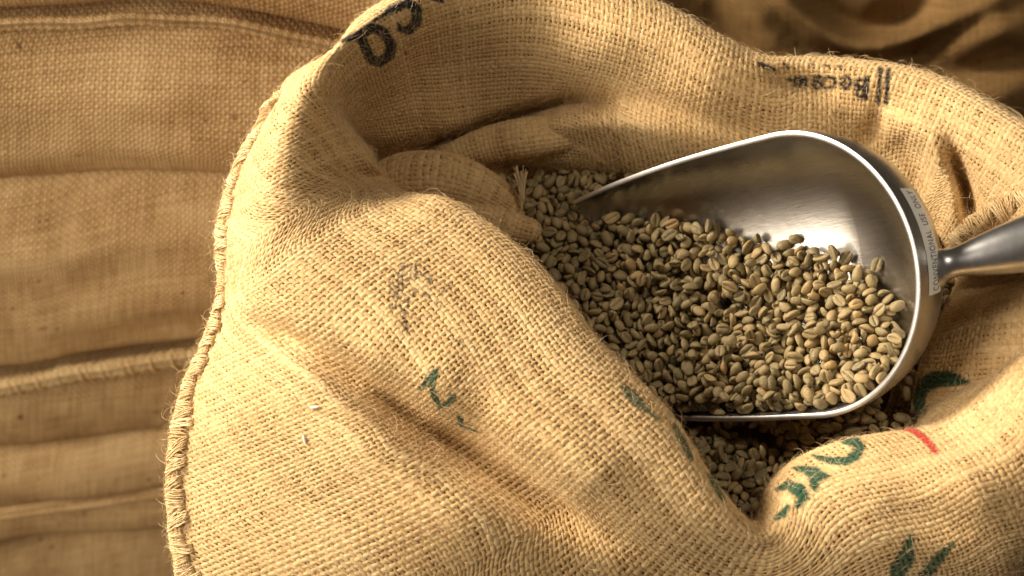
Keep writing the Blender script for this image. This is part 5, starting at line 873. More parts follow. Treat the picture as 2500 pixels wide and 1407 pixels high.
1538,-573,198,-167,1,-87,81,0,2079,-46,156,31,-2,52,80,2,1827,-575,-43,112,-44,91,68,3,1549,-737,265,17,45,-137,79,4,823,128,104,-5,173,38,70,6,1525,-185,308,-5,39,-49,74,6,1057,-454,-45,98,-6,142,80,4,928,11,-1,-33,124,94,73,0,
1336,-365,127,-88,14,155,75,0,1189,-156,81,-30,52,-107,71,2,1170,-1013,-311,-114,20,-82,79,7,315,536,-22,119,4,133,77,1,342,69,-73,28,104,124,76,0,1288,-700,70,-14,11,77,67,1,1305,-710,-323,36,99,-80,66,5,1108,-931,-324,149,1,74,75,0,
974,-641,-349,85,37,94,70,4,-27,762,-33,-74,140,-34,68,0,518,221,11,33,39,74,66,2,816,-443,-331,-34,-12,72,78,6,1128,-586,-63,-65,-175,2,73,7,1288,21,238,-152,18,-3,67,3,444,635,22,-8,150,57,69,0,1059,-103,113,-3,17,-82,81,6,
1036,-206,13,3,-154,46,67,2,1121,-17,118,-61,42,-112,74,4,1123,-1009,-361,-45,-30,119,74,1,736,-308,-222,-28,161,51,68,3,1240,-87,141,18,-4,91,69,0,1468,-552,229,-114,47,4,69,0,1581,-403,301,25,-30,5,68,6,1451,-138,271,-108,13,40,75,4,
1026,-518,-236,-31,10,56,81,2,1021,-267,-26,136,12,36,68,4,1084,-1074,-379,-35,-31,-150,74,4,699,-491,-264,-58,-9,48,81,5,1041,-579,-181,18,-179,65,69,2,1771,-823,-51,108,-33,99,72,1,1021,-860,-355,-155,5,-76,77,4,1599,-408,271,-33,9,146,76,4,
393,-98,-134,171,37,-48,77,6,1872,-494,6,-44,33,-171,71,1,1269,-83,188,-145,-24,48,78,2,903,-54,-17,-41,-42,116,71,2,889,-777,-354,-17,-137,18,79,0,526,-165,-146,62,22,94,70,6,1568,-230,312,54,-51,-114,68,5,1428,-716,158,6,4,47,72,6,
627,-191,-150,-127,49,-95,73,0,80,290,-87,-121,-48,90,74,7,756,-230,-195,-62,10,98,73,2,323,120,-76,55,55,-65,65,6,988,-682,-331,-46,-157,24,75,2,987,-979,-338,-118,-29,-42,74,7,1715,-736,-116,-125,-44,82,69,2,1714,-616,286,-56,21,95,71,0,
1037,79,149,-157,0,59,70,5,117,560,-18,-57,-167,-3,79,7,460,-141,-181,-166,-25,-44,75,3,596,-368,-216,49,-43,-28,70,5,286,329,-53,-131,66,-56,65,7,460,59,-59,130,-41,-56,74,6,376,253,-12,48,16,-142,75,3,386,106,-70,-146,26,42,69,4,
478,151,-27,5,160,103,71,1,426,367,-8,2,143,-86,73,0,582,-30,-101,174,-13,38,74,4,1437,-124,240,118,-14,-119,70,5,915,-316,-135,93,-155,-7,80,6,1215,20,220,-152,-82,28,72,7,1156,-132,119,-1,106,148,69,1,905,-559,-400,-56,34,73,68,6,
1197,-561,32,-154,-11,-100,77,2,1039,-446,-123,8,-51,39,75,1,759,-359,-199,147,19,17,74,0,784,-156,-114,-30,48,-131,66,4,192,190,-32,-37,174,22,73,0,725,-93,-111,88,-113,20,76,0,1306,-716,42,-147,9,-113,71,3,837,-414,-169,-96,-33,-109,76,1,
623,753,2,-67,-8,176,77,6,1190,-320,59,-136,-4,-23,71,2,548,357,72,31,-53,-142,66,6,1470,-530,190,-37,9,163,74,3,1390,-738,136,12,-5,-142,69,1,385,634,-14,-158,-3,-47,73,1,961,-859,-366,-4,125,-101,71,6,1086,-360,-19,-69,-14,16,75,1,
1070,45,170,-48,-43,18,74,6,1077,-246,9,171,-22,-22,78,7,1472,-523,140,5,-40,-101,78,5,971,-94,48,21,-29,65,68,0,790,-412,-189,62,22,81,75,4,883,-161,-64,-123,-14,-25,74,1,1695,-636,-95,-1,-106,45,76,4,800,-100,-74,-54,15,83,66,4,
856,-183,-74,54,-29,-22,70,3,413,91,-61,132,31,-82,70,5,223,589,-51,22,-47,-25,72,1,1343,-714,136,-151,3,81,66,0,443,-25,-101,53,-21,147,76,3,1254,-120,206,-51,167,47,72,1,732,-376,-234,73,-30,-95,76,1,1079,-517,-393,14,33,-165,73,5,
1380,-142,220,-44,10,71,77,1,913,-269,-117,163,2,41,75,0,335,-13,-124,-12,-12,144,66,3,1671,-362,305,-33,-36,5,75,3,328,24,-88,179,12,-1,81,1,1710,-595,-103,-10,18,111,67,1,1605,-560,254,159,-13,96,68,7,676,324,107,-59,54,45,66,3,
1703,-510,284,138,-14,-3,71,7,1458,-757,141,153,12,4,78,5,1653,-344,333,162,-53,41,65,5,1377,-526,106,-17,-161,-60,78,3,1810,-703,-85,37,-153,14,73,2,820,-91,-35,-96,2,-128,69,0,626,60,-63,12,-14,-17,77,5,1509,-112,288,48,-28,6,66,5,
1090,-99,16,-55,16,145,75,1,-75,726,4,-22,-45,42,80,2,1200,-626,24,-97,11,157,68,2,473,760,-20,-52,-125,-93,77,5,656,-112,-81,21,15,158,71,0,1068,-922,-358,114,-54,69,75,2,186,513,-40,-10,-178,-73,70,4,893,-622,-410,-29,-28,-59,77,1,
982,167,166,82,14,45,68,0,1180,-410,42,39,79,-89,67,2,190,332,-81,-149,-9,-75,72,7,690,157,-1,156,-48,25,70,5,1461,-348,192,159,-12,12,75,1,1595,-208,381,-29,-75,29,67,5,691,192,34,29,147,34,81,2,728,-228,-186,-51,-67,51,69,0,
1482,-693,-163,-56,-53,-88,77,2,1011,-29,54,27,62,19,74,0,978,-163,-42,25,34,174,72,1,331,323,-58,3,46,14,71,6,1594,-314,281,39,21,7,68,2,1612,-773,-139,49,119,-26,73,3,843,-671,-333,-41,-29,-104,75,3,449,306,-4,179,-9,33,70,0,
556,316,28,-66,-141,51,68,0,168,277,-60,-15,-10,-31,70,5,1267,-182,169,106,57,17,78,2,699,32,-80,117,2,-144,72,2,1656,-787,-138,96,3,108,72,4,696,-216,-212,-23,-80,-22,67,3,1296,-334,73,-76,0,23,77,3,608,50,-39,8,43,-131,73,1,
571,149,51,-125,34,93,66,3,984,-399,-99,-8,74,171,70,3,493,315,18,-33,2,-136,69,1,558,180,19,56,-30,145,75,3,355,276,-46,-65,14,-173,69,4,957,-477,-125,116,-9,37,81,3,1414,-826,-196,50,57,46,80,5,1512,-329,241,-67,6,-159,67,0,
389,33,-82,-171,12,67,74,2,1308,-684,-281,-12,-138,58,68,1,328,212,-50,-140,33,9,76,1,827,-558,-426,-77,-153,8,69,5,532,81,-42,53,-27,88,66,1,1358,-428,118,-26,-13,85,71,0,1231,-854,-360,-101,137,16,74,7,1386,-468,130,-1,161,52,79,3,
1657,-707,300,-53,21,-108,74,3,1646,-395,289,82,33,-22,79,4,152,655,-4,-6,-27,135,75,3,1121,-634,-87,79,19,-159,72,1,1175,-228,83,-5,157,63,75,5,1135,-519,-30,-43,28,-27,66,3,488,396,66,-11,-177,-25,74,0,1415,-408,202,24,-26,59,80,6,
1265,-213,142,-32,39,36,80,3,600,112,-12,7,-85,-17,76,6,806,-470,-285,88,33,72,66,2,1383,-750,-243,-76,15,-41,77,7,704,-66,-110,92,-113,1,79,2,1357,-453,83,-29,3,132,68,5,334,-72,-134,116,0,-137,65,0,906,-462,-153,0,-180,13,68,1,
1085,-981,-387,-84,29,-54,79,4,1124,-426,-105,15,-169,-42,75,6,349,-110,-128,95,-37,89,70,4,673,-149,-98,-12,-2,-152,71,5,122,291,-107,39,-16,-60,75,7,1172,-36,171,-21,178,-36,66,0,1362,-690,-194,-170,38,-41,74,0,834,-217,-122,23,-164,27,68,7,
1017,-914,-373,12,22,152,66,2,2012,-265,126,14,33,16,67,6,245,142,-116,62,-34,-31,69,2,1145,-384,8,0,24,91,69,3,988,-943,-365,78,-153,-21,66,2,815,243,124,62,-25,103,68,2,704,-188,-158,-96,14,-71,72,1,354,322,-9,5,-28,171,68,3,
90,597,-32,129,136,2,77,0,1617,-356,271,-30,84,-48,81,1,-50,749,-9,108,-15,108,80,3,1516,-239,286,-39,-26,150,80,1,1038,-93,77,88,-21,35,75,2,35,304,-65,-111,6,60,75,6,1376,-507,67,-91,-20,-5,69,0,1231,-411,19,-58,179,-22,76,2,
158,167,-70,-66,-20,-86,75,4,1881,-472,55,-60,20,109,71,0,973,-817,-401,65,40,-26,79,5,1490,-711,140,32,8,96,78,3,1198,-594,-258,-36,-141,-12,72,5,253,469,-33,-54,142,-1,70,1,921,-664,-367,103,17,-62,78,2,901,-369,-121,25,118,-24,71,4,
1395,-252,253,56,111,36,70,4,805,143,61,-33,25,53,79,1,1130,-195,60,15,-162,70,78,3,1486,-798,191,-154,19,63,70,2,552,-256,-193,159,11,2,73,7,1034,-738,-397,-50,-158,9,81,4,1114,-542,-334,89,-75,93,80,2,878,-371,-178,121,-47,71,67,7,
766,-392,-231,62,1,-121,79,1,1334,-701,103,2,144,75,67,1,899,-500,-262,7,179,-75,70,0,1056,-216,-25,39,9,-83,70,0,461,-228,-177,155,22,-6,66,5,1392,-282,180,-67,-14,67,79,6,1649,-258,354,2,156,-3,72,0,1258,-788,-354,81,-19,-123,79,7,
245,26,-80,14,-166,11,79,2,1623,-297,315,-23,-69,134,74,3,1412,-110,213,-118,48,-98,73,4,1095,-398,-26,-131,-44,15,77,2,928,-212,-51,-107,29,-42,77,4,1123,-656,-369,-102,40,-10,67,6,1415,-263,232,-37,127,-53,66,4,1203,-339,24,-63,-29,49,66,0,
320,652,-17,-40,170,-15,78,5,1146,95,182,-3,30,-151,75,2,642,129,-11,69,36,36,66,6,280,619,-3,160,-47,-45,74,4,644,-416,-255,-135,25,90,74,7,1368,-573,94,107,152,10,72,6,108,502,-24,175,-44,49,75,3,607,-61,-123,133,-50,-58,81,3,
837,-22,-13,48,-59,-12,81,6,410,275,-50,89,77,89,73,6,164,684,-31,16,30,27,71,0,459,19,-116,-14,13,-96,73,3,1134,-732,-343,37,28,-152,76,1,1354,-101,225,-51,-49,-148,81,2,792,227,97,-27,57,-54,77,0,257,413,-40,167,-40,48,78,0,
568,121,-53,97,-46,69,72,0,1295,-292,145,-27,59,114,79,6,1108,-1039,-375,95,-35,-44,70,3,1034,-526,-126,50,-59,51,77,3,1006,-428,-109,-129,-3,-132,77,4,889,-677,-364,72,-35,103,69,0,1175,-806,-346,-56,121,-17,72,1,1416,-641,139,-40,-26,4,78,2,
1264,-585,-292,21,-36,-130,66,6,1286,2,197,31,-45,66,71,3,491,-28,-87,35,-70,19,70,1,994,-205,-64,122,11,18,70,5,753,46,-54,74,22,-152,69,2,476,217,-14,-73,-18,41,66,6,1136,-126,83,-129,-34,51,75,3,616,-84,-174,-106,-31,86,75,6,
408,-121,-174,4,167,62,72,6,955,182,137,3,49,22,73,3,185,773,-45,-167,-43,41,71,5,1407,-652,-175,-13,117,-106,77,1,167,481,-17,156,-23,-59,76,3,1165,-231,24,-35,-176,57,65,1,1417,-313,171,1,3,63,76,1,2074,69,171,-20,29,-58,76,4,
187,737,-12,-160,57,13,71,5,1038,-62,38,-94,161,15,78,6,220,756,-6,-96,31,97,72,2,1143,-73,134,-158,12,-96,75,2,782,-422,-377,88,-25,-107,81,7,789,49,-16,65,-66,79,73,3,496,92,-86,-31,-53,137,75,4,504,-100,-119,57,-23,-63,71,3,
746,-188,-154,72,0,-66,73,3,556,-365,-196,-100,-21,-125,77,2,1104,-180,18,-88,53,2,75,4,685,-383,-231,-26,126,82,74,6,365,37,-136,139,30,-24,78,7,1134,-989,-372,-45,-171,-39,67,4,1493,-582,139,-93,16,-32,69,1,1331,-604,65,-166,7,-24,66,4,
804,23,2,-46,157,56,68,2,1217,-272,64,130,138,0,73,3,285,12,-112,-56,49,50,76,7,1473,-654,-214,46,-30,85,78,1,1029,-685,-379,-55,-44,102,79,4,1392,-601,125,3,134,33,76,0,464,-120,-235,157,42,-42,70,2,1522,-737,211,50,-26,34,73,1,
1629,-484,276,-130,-10,46,73,1,951,-412,-134,-1,-21,0,72,3,1320,-825,-303,89,54,-2,65,4,1625,-708,-178,-9,34,-68,74,1,213,710,-49,-83,-26,-113,74,1,603,711,27,134,33,-53,73,3,1396,-514,142,-160,29,-37,65,0,1419,-432,141,-56,139,-15,74,4,
491,-47,-200,8,4,-148,77,5,432,34,-77,36,46,37,71,1,122,634,-22,137,-26,-84,72,5,641,-257,-252,-11,-73,28,81,1,386,669,-37,-35,-19,121,68,2,277,745,-21,106,13,-84,66,7,1551,-481,201,167,-36,6,67,4,1083,71,131,-31,58,-159,69,2,
774,245,82,-114,-45,71,70,3,840,-455,-296,9,-65,160,74,3,1205,-682,-31,20,25,68,73,3,426,-147,-218,-81,-151,8,70,7,561,-166,-159,8,76,175,77,3,635,-214,-231,15,131,-60,78,5,883,-261,-139,9,23,46,65,0,1117,-902,-392,-141,-47,74,73,7,
1708,-395,307,56,41,-103,70,5,26,657,-59,131,-38,-13,73,0,825,-530,-451,-36,-47,169,77,0,30,696,-58,-3,-140,120,77,3,920,-732,-330,80,37,-126,65,4,1676,-678,-81,147,5,-3,69,0,1557,-654,-152,-59,48,122,78,1,1655,-665,266,72,-23,124,67,6,
1124,-246,58,-164,-46,27,67,0,497,-266,-199,179,-6,-47,74,4,908,-314,-184,3,24,-62,74,7,205,379,-19,-16,-170,-82,77,3,772,-440,-259,-33,9,-168,73,6,1714,-699,-130,48,22,-4,80,0,508,178,-43,125,42,-43,66,5,957,-189,-85,24,-147,-59,74,3,
375,105,-110,113,-10,-114,79,1,1044,-348,-26,128,62,-79,76,1,901,-126,-47,105,-50,-49,78,0,919,-193,-99,-13,81,-37,78,1,953,0,18,116,40,-114,75,3,1080,-86,49,8,5,-144,77,0,1154,-69,84,143,-5,94,76,7,584,30,-100,-7,-19,31,73,1,
383,399,-19,-14,102,-50,65,3,1085,-705,-357,-10,1,154,72,3,1372,-656,73,143,-8,-38,74,4,350,191,-93,-67,11,-13,72,1,1325,-104,190,7,-156,8,80,4,1233,-608,44,54,-138,29,72,4,843,104,64,20,-108,101,77,7,160,226,-80,5,-118,-37,75,6,
407,152,-50,-11,128,-23,75,0,659,96,-35,99,54,-103,69,0,455,139,-56,2,-173,-93,68,1,1467,-170,228,-54,-7,-91,78,4,988,-288,-107,-76,-157,14,67,4,435,-54,-114,123,-31,-81,77,4,1431,-620,-199,-98,40,-30,72,5,351,141,-74,-69,-61,130,77,7,
1004,-300,-69,-27,-127,-49,81,6,332,704,-32,64,-151,-39,68,5,1571,-388,211,-57,6,-139,74,1,1003,-368,-73,120,20,35,67,5,248,367,-26,-37,165,-58,74,5,1650,-526,270,131,28,-103,73,1,1414,-786,131,49,13,-175,70,1,1260,-141,124,21,-11,9,75,1,
1526,-351,268,-6,6,-175,73,3,1587,-664,-164,6,-52,48,69,2,512,-96,-153,-111,-2,-77,66,2,1306,-309,108,52,-22,-108,77,1,895,-496,-225,-10,-10,-107,76,7,1511,-724,-193,124,-13,-126,80,3,966,-339,-94,107,11,91,77,5,1538,-683,-166,61,-111,-3,68,2,
831,-327,-207,-103,-35,28,77,6,1412,-614,-242,-34,11,163,73,3,395,-7,-129,-20,-7,14,66,2,269,371,-83,-95,27,-132,70,5,656,-84,-117,-38,110,35,75,4,1181,-634,-94,-46,-11,22,81,6,870,-460,-232,88,-5,-120,77,2,839,-596,-432,5,140,75,76,3,
1502,-431,184,-31,147,-84,71,5,205,207,-120,-146,-29,66,81,1,1356,-624,39,-4,13,91,68,5,618,237,27,65,-33,151,66,1,298,166,-41,37,-18,-19,74,1,1487,-648,-147,-17,5,163,71,4,245,648,-47,-145,-9,-39,66,2,290,602,-28,-168,-28,-68,70,1,
1037,-52,84,135,-30,42,71,0,457,-298,-142,-163,26,-55,78,0,1068,-698,-396,-132,34,94,69,3,494,6,-92,43,28,-31,75,3,393,317,-57,-117,28,30,76,6,907,-194,-161,-178,-38,-9,70,2,1178,-140,147,-129,24,65,74,2,141,478,-82,158,-60,-20,68,4,
281,484,-63,72,74,-95,77,1,1266,-605,-19,39,-1,-54,67,6,154,345,-57,-99,-38,-73,70,3,1476,-290,245,-24,171,-70,72,1,1304,-644,-227,4,-8,64,70,6,1354,-40,227,-161,13,79,65,3,366,738,-30,-105,38,-63,80,1,751,45,1,-76,-30,109,68,0,
1769,-805,-103,-105,8,-54,80,0,249,782,-37,28,1,-34,66,0,1516,-651,-196,8,10,64,70,3,1195,-446,-3,4,-17,150,81,0,860,-319,-141,-27,30,-51,67,1,972,-525,-175,170,-11,23,79,2,929,-483,-188,-73,-33,-70,67,0,985,-347,-137,-5,-33,54,68,1,
1623,-637,237,-78,37,-5,74,1,1672,-589,293,116,57,21,70,1,600,-287,-214,-25,-179,59,80,0,1427,-214,228,44,36,-130,67,0,841,173,69,25,-27,150,72,6,801,-390,-242,-41,16,100,75,3,1117,-693,-381,62,-14,-19,79,2,1275,-372,37,-45,51,-42,79,4,
968,-512,-263,3,-47,-47,81,1,478,127,-109,32,155,-78,68,4,1020,-995,-383,12,-65,-131,70,0,510,211,-26,-30,-60,-69,70,4,709,-49,-265,-22,30,-159,74,4,451,-83,-157,-1,-149,-41,77,7,229,84,-80,5,-165,-20,80,4,299,277,-80,136,-9,39,76,4,
534,-232,-221,27,179,-62,69,4,1125,-875,-344,1,171,30,79,0,939,-360,-152,36,31,63,68,1,952,-727,-367,-32,-163,-37,76,3,1259,-242,21,-73,26,154,81,2,1200,-813,-374,159,-13,37,68,6,1029,-803,-350,-31,177,-8,76,4,975,-697,-370,-76,36,-19,66,4,
1564,-309,247,75,2,-30,77,0,369,539,-40,-31,32,48,77,7,803,-186,-135,96,-26,-128,67,7,1449,-403,156,41,-161,7,75,3,1329,-679,22,11,165,35,75,2,595,305,34,14,15,-26,68,5,1273,-643,27,53,-13,-10,67,1,1576,-754,-128,-149,-48,-51,67,0,
344,107,-37,-96,-44,27,68,0,270,550,-51,59,-1,118,77,1,1280,-489,-9,0,-18,-38,80,4,1552,-810,-131,16,9,-128,72,0,336,344,-33,-36,-6,-43,73,3,790,-64,-61,-13,-30,-46,66,5,914,-503,-297,17,-37,-83,75,3,1536,-659,217,77,-105,-25,76,4,
867,-89,-78,42,17,80,66,5,1096,-761,-361,-78,39,112,70,3,1029,-165,-19,13,18,38,78,3,1457,-241,263,-154,-5,-30,70,0,167,387,-77,-68,-90,105,66,2,981,-747,-393,142,-5,78,72,4,1505,-76,351,-11,110,-132,81,3,1275,-36,193,67,-56,31,69,4,
159,730,-60,2,-125,-136,76,1,1123,-278,13,-159,-16,57,72,1,1118,-538,-57,-76,24,-98,75,7,1639,-701,270,6,-70,156,73,0,675,-209,-170,47,141,79,80,4,1338,-61,207,132,20,-60,68,5,1551,-436,210,-19,-120,-75,76,2,1545,-112,327,-45,-46,76,67,3,
760,-381,-272,-168,11,91,78,1,1242,-226,75,-24,1,-160,79,7,1595,-456,261,49,23,98,69,4,1650,-612,258,48,-163,12,68,7,1255,-693,2,101,-167,-1,73,6,855,199,118,62,-120,-50,71,2,568,-251,-255,27,39,18,69,5,632,-168,-179,-140,-48,42,69,5,
1235,-111,107,38,38,-46,71,4,861,-216,-151,-34,-32,12,71,2,287,368,-47,12,-46,121,67,3,1478,-471,152,-70,49,-138,68,5,251,185,-61,36,-51,87,74,3,1524,-577,160,-42,6,-72,74,5,1671,-515,221,39,144,1,66,4,1607,-604,234,-79,31,11,74,1,
407,34,-112,5,166,-78,74,0,1003,-621,-386,80,35,61,68,3,1140,25,168,6,-170,88,77,1,406,214,-76,61,-2,-122,77,5,943,104,-34,-126,42,-84,75,0,1428,-441,89,-22,-147,-1,77,3,1545,-755,178,-36,-21,12,75,3,377,-34,-159,-11,-7,-122,81,6,
751,2,-64,54,22,-119,70,5,898,-493,-187,-127,-17,-81,66,0,1282,-94,155,-165,3,-51,73,1,1597,-413,231,29,17,-27,70,2,1577,-263,298,-12,-31,-99,75,4,1200,53,184,-32,151,-18,72,2,588,-161,-168,108,51,88,77,2,323,-11,-149,-13,168,28,74,0,
630,-356,-221,52,64,-119,81,0,653,-141,-144,19,37,36,68,5,946,-144,-67,-115,-3,38,77,1,861,-284,-173,38,-29,33,79,4,699,69,-30,-115,-2,145,72,0,432,111,-99,-26,-20,-17,66,1,1158,-156,43,-136,3,-16,70,3,1064,-473,-103,-103,23,6,66,0,
1458,-808,-201,64,71,122,76,2,77,699,-53,-93,-51,62,79,3,718,-421,-265,-118,-53,86,69,7,1570,-273,273,-39,27,7,71,5,1615,-193,342,82,-48,-51,78,5,1397,-483,37,-37,-8,26,71,0,762,-49,-103,-122,18,31,67,1,1542,-345,210,25,1,-174,73,6,
1375,-635,-213,70,60,10,77,5,483,-46,-139,-40,57,57,71,2,1688,-468,278,47,-22,-156,65,4,1212,-21,155,9,154,96,72,3,423,-25,-157,94,-25,72,71,3,1665,-661,-115,7,-22,169,79,1,170,469,-110,-64,-155,42,73,3,1254,-540,10,91,35,78,72,6,
1160,-1038,-389,-7,159,-36,75,2,711,-379,-285,120,-11,-131,71,7,994,-783,-383,91,-82,44,72,4,820,-285,-213,-93,1,-107,74,3,534,131,-49,-79,-119,35,78,2,1056,-881,-381,-78,-107,32,66,4,1046,-765,-382,101,6,-158,72,1,1103,-122,62,169,49,-11,66,3,
1070,-373,-94,-89,41,-39,79,2,627,-305,-253,-159,-66,-5,81,5,567,199,-18,-43,-26,54,71,3,317,244,-77,86,-6,-154,81,3,1047,-537,-199,-150,9,25,76,5,1077,-174,-38,-49,35,-65,69,1,1184,-886,-338,-5,5,-118,69,1,1198,-578,-285,-36,-167,25,78,3,
1406,-316,138,-27,176,-6,76,0,1634,-420,245,25,-17,84,68,0,201,435,-42,-14,7,-119,71,7,2047,73,203,-172,11,-79,66,7,1031,-375,-141,-11,-163,-60,66,1,1415,-525,162,26,17,-22,73,5,770,-275,-228,-33,9,153,81,4,1172,-970,-343,-33,159,-31,69,2,
861,-692,-374,45,35,62,72,3,225,516,-51,95,-14,-95,76,7,1697,-552,276,-173,12,-32,68,7,1203,-514,10,-2,-160,-102,76,4,1570,-726,197,27,133,-87,71,3,648,-16,-121,165,7,-90,66,6,549,-300,-217,8,-139,-23,78,5,960,205,178,69,-118,-6,78,0,
1478,-279,201,20,-72,-42,68,3,1429,-665,116,-35,-45,8,75,6,1228,-560,-22,-49,-26,-154,71,4,522,-132,-276,84,-30,-114,72,3,446,703,-20,-140,-3,-83,78,1,583,-6,-138,-65,-35,73,71,6,1040,-920,-415,-21,-150,-54,72,1,969,-661,-431,26,-8,103,77,0,
543,18,-143,-31,-7,59,75,6,1335,-750,75,67,32,-170,69,5,899,-733,-388,8,-3,-53,67,0,684,-309,-223,59,13,30,72,2,208,153,-74,104,-18,-42,80,0,808,-228,-168,154,-20,69,68,1,1066,-337,-100,-144,-55,46,74,5,503,-151,-195,-73,36,-128,78,0,
294,77,-103,29,-42,-110,77,5,1289,-659,-10,167,43,48,70,5,1850,-540,-24,-44,-150,26,68,3,840,-358,-184,-114,20,42,75,2,1072,-512,-350,18,-138,-93,77,4,313,750,-14,-36,59,-8,67,6,91,351,-144,-118,-24,85,66,6,1568,-714,242,-58,9,118,79,1,
997,-254,-73,48,-3,43,79,0,742,242,72,-71,14,-109,65,5,1548,-758,-186,-72,37,130,79,7,1633,-689,-134,146,7,8,75,2,1167,-867,-370,-42,163,-7,72,2,1166,-684,-347,-110,-15,100,69,3,443,172,-10,-56,105,92,66,1,285,693,-39,23,24,25,80,1,
182,676,-77,-40,12,110,69,1,398,358,-40,63,123,-63,70,3,1199,-232,37,172,28,-20,71,7,1245,-354,22,40,18,93,71,6,612,-218,-196,-41,0,54,76,0,163,329,-130,46,-44,164,78,2,61,313,-112,-70,-10,-133,72,1,235,195,-151,24,48,-155,70,6,
1818,-733,-105,21,-32,-149,71,5,114,198,-64,56,151,-17,72,4,483,-105,-269,-34,178,13,72,4,726,-312,-266,118,22,25,75,4,1345,-473,27,60,110,-15,76,5,879,-6,-5,-91,-43,52,66,0,866,83,48,130,6,20,66,4,254,220,-84,-17,65,-121,80,1,
1293,-535,59,-75,1,7,73,2,453,15,-147,33,-27,105,68,1,416,77,-104,-25,-11,-20,65,4,204,266,-119,11,-150,21,71,5,1231,-461,11,-25,-28,-165,66,6,1212,-360,-8,132,21,96,79,5,528,-57,-170,-167,-26,67,78,1,973,77,102,-67,98,35,72,7,
561,-114,-206,3,24,-150,78,7,443,334,-32,-47,-6,93,79,3,991,-431,-149,28,17,-106,74,1,1914,-435,65,43,-106,-71,69,2,485,-305,-174,-172,-24,4,73,1,1883,-474,-8,-134,0,-15,80,3,1118,-418,-71,43,-19,158,68,6,1477,-743,-209,149,0,-106,67,0,
1065,-436,-79,-2,171,52,68,4,1065,-497,-142,24,7,-2,70,0,728,-205,-253,-139,8,-51,68,3,1347,-293,72,149,-28,90,74,2,1522,-376,191,27,-9,-36,80,4,1117,-322,28,-53,143,72,79,5,117,342,-135,-14,115,127,65,0,873,-444,-277,5,171,-76,69,5,
1263,-391,-7,11,-5,145,80,0,361,-155,-163,-137,-38,27,79,6,1506,-204,259,-109,4,153,71,0,1387,-597,31,66,56,92,66,0,1460,-236,192,30,-35,21,80,2,282,118,-79,-85,19,-87,69,1,326,427,-70,-46,20,73,70,5,289,337,-116,11,28,-94,67,2,
754,-465,-294,161,9,-12,79,5,1195,-555,-325,-79,-132,-13,76,6,672,-355,-249,-39,156,22,72,2,1646,-255,307,-29,-59,57,72,4,1037,-640,-409,19,-163,49,66,0,980,-875,-404,-3,68,95,80,4,1202,-182,39,-164,-32,-33,65,6,844,-366,-236,-122,-42,86,72,5,
1251,-310,42,-157,-23,-30,69,1,990,21,53,-95,-122,-48,77,3,1070,-857,-347,1,-43,-49,72,4,272,420,-80,-50,40,-122,74,6,311,63,-131,29,-33,-131,74,2,826,-133,-121,-126,-11,19,71,0,449,172,-81,-108,-29,47,67,3,2017,-195,96,64,10,151,70,5,
489,-8,-176,-18,-10,51,74,3,417,211,-132,68,-115,82,81,2,499,187,-105,37,-15,-95,75,1,514,-90,-237,157,20,21,79,7,871,-56,-44,68,-10,92,67,5,1153,-342,-10,-48,31,-161,69,5,968,-283,-138,-43,19,-69,70,5,1395,-242,142,34,26,-176,67,6,
1665,-437,287,-95,-50,1,77,2,546,211,-125,-5,-120,33,66,0,1482,-430,143,-44,-141,33,67,3,1307,-602,28,25,163,-37,69,7,1404,-186,198,89,-113,34,73,1,1030,-493,-162,-25,-152,52,70,6,1127,-788,-382,-105,29,-73,79,1,1107,-739,-392,-8,151,23,75,3,
771,200,48,139,-27,15,68,7,774,-186,-168,41,-26,-25,67,3,688,-37,-107,-72,-174,15,69,0,1478,-561,113,-163,20,-14,72,2,1040,-956,-395,49,59,13,69,1,880,-189,-114,27,-156,26,76,3,885,-444,-330,-12,-169,88,80,3,1342,-260,121,-14,54,173,73,4,
1492,-629,-177,153,6,55,66,0,1014,-164,-63,-115,0,-152,71,2,193,570,-51,103,-67,-66,77,3,1169,-944,-366,-148,-51,33,73,2,1508,-682,157,-6,-30,-105,76,2,907,-400,-168,-23,47,72,68,6,1151,-512,-144,-142,-34,-25,78,5,1466,-707,119,-36,23,-14,69,4,
295,167,-79,-3,135,47,79,2,1383,-267,115,1,27,118,78,5,879,-378,-224,-32,-164,62,81,1,1606,-632,-131,73,16,154,79,4,-9,776,-71,18,26,-15,66,3,1168,-27,128,102,-36,-1,70,3,751,-42,-52,87,-35,14,70,1,874,-434,-186,-87,29,116,76,7,
160,626,-56,-66,-139,40,66,0,1157,-566,-30,34,-41,-139,80,6,1446,-708,-245,-1,-19,100,72,2,555,710,3,-3,-34,-111,69,0,111,241,-102,170,-3,-78,65,7,144,295,-36,43,-43,-137,70,5,176,113,-60,119,59,-46,71,1,711,15,-223,-76,-6,47,72,3,
1530,-546,124,175,-1,-64,73,4,764,-331,-243,39,156,68,77,1,225,181,-97,-113,-127,-7,66,6,1279,-472,26,130,-47,-72,69,0,771,-112,-125,-166,28,70,80,3,1126,-288,-75,-10,35,15,71,6,444,235,-32,-104,29,-97,77,7,1385,-797,-283,-69,44,113,79,6,
787,-129,-157,120,-14,10,70,0,1461,-509,89,-16,51,56,77,2,1317,-634,-269,39,60,-149,72,0,1441,-484,119,-44,-5,-161,69,3,225,316,-100,49,-22,-123,79,6,343,-12,-179,35,0,-111,71,4,276,191,-111,76,109,48,74,3,1615,-540,224,-18,-42,-12,72,0,
1220,-919,-326,-124,-18,-9,72,0,1522,-716,189,55,-33,52,70,2,915,-354,-185,-17,60,-105,72,2,957,-98,-21,-112,-54,80,69,1,626,34,-217,-5,-134,-129,81,5,464,5,-225,12,-28,118,73,0,84,622,-59,-49,49,-145,75,0,484,-123,-205,-2,38,-81,66,5,
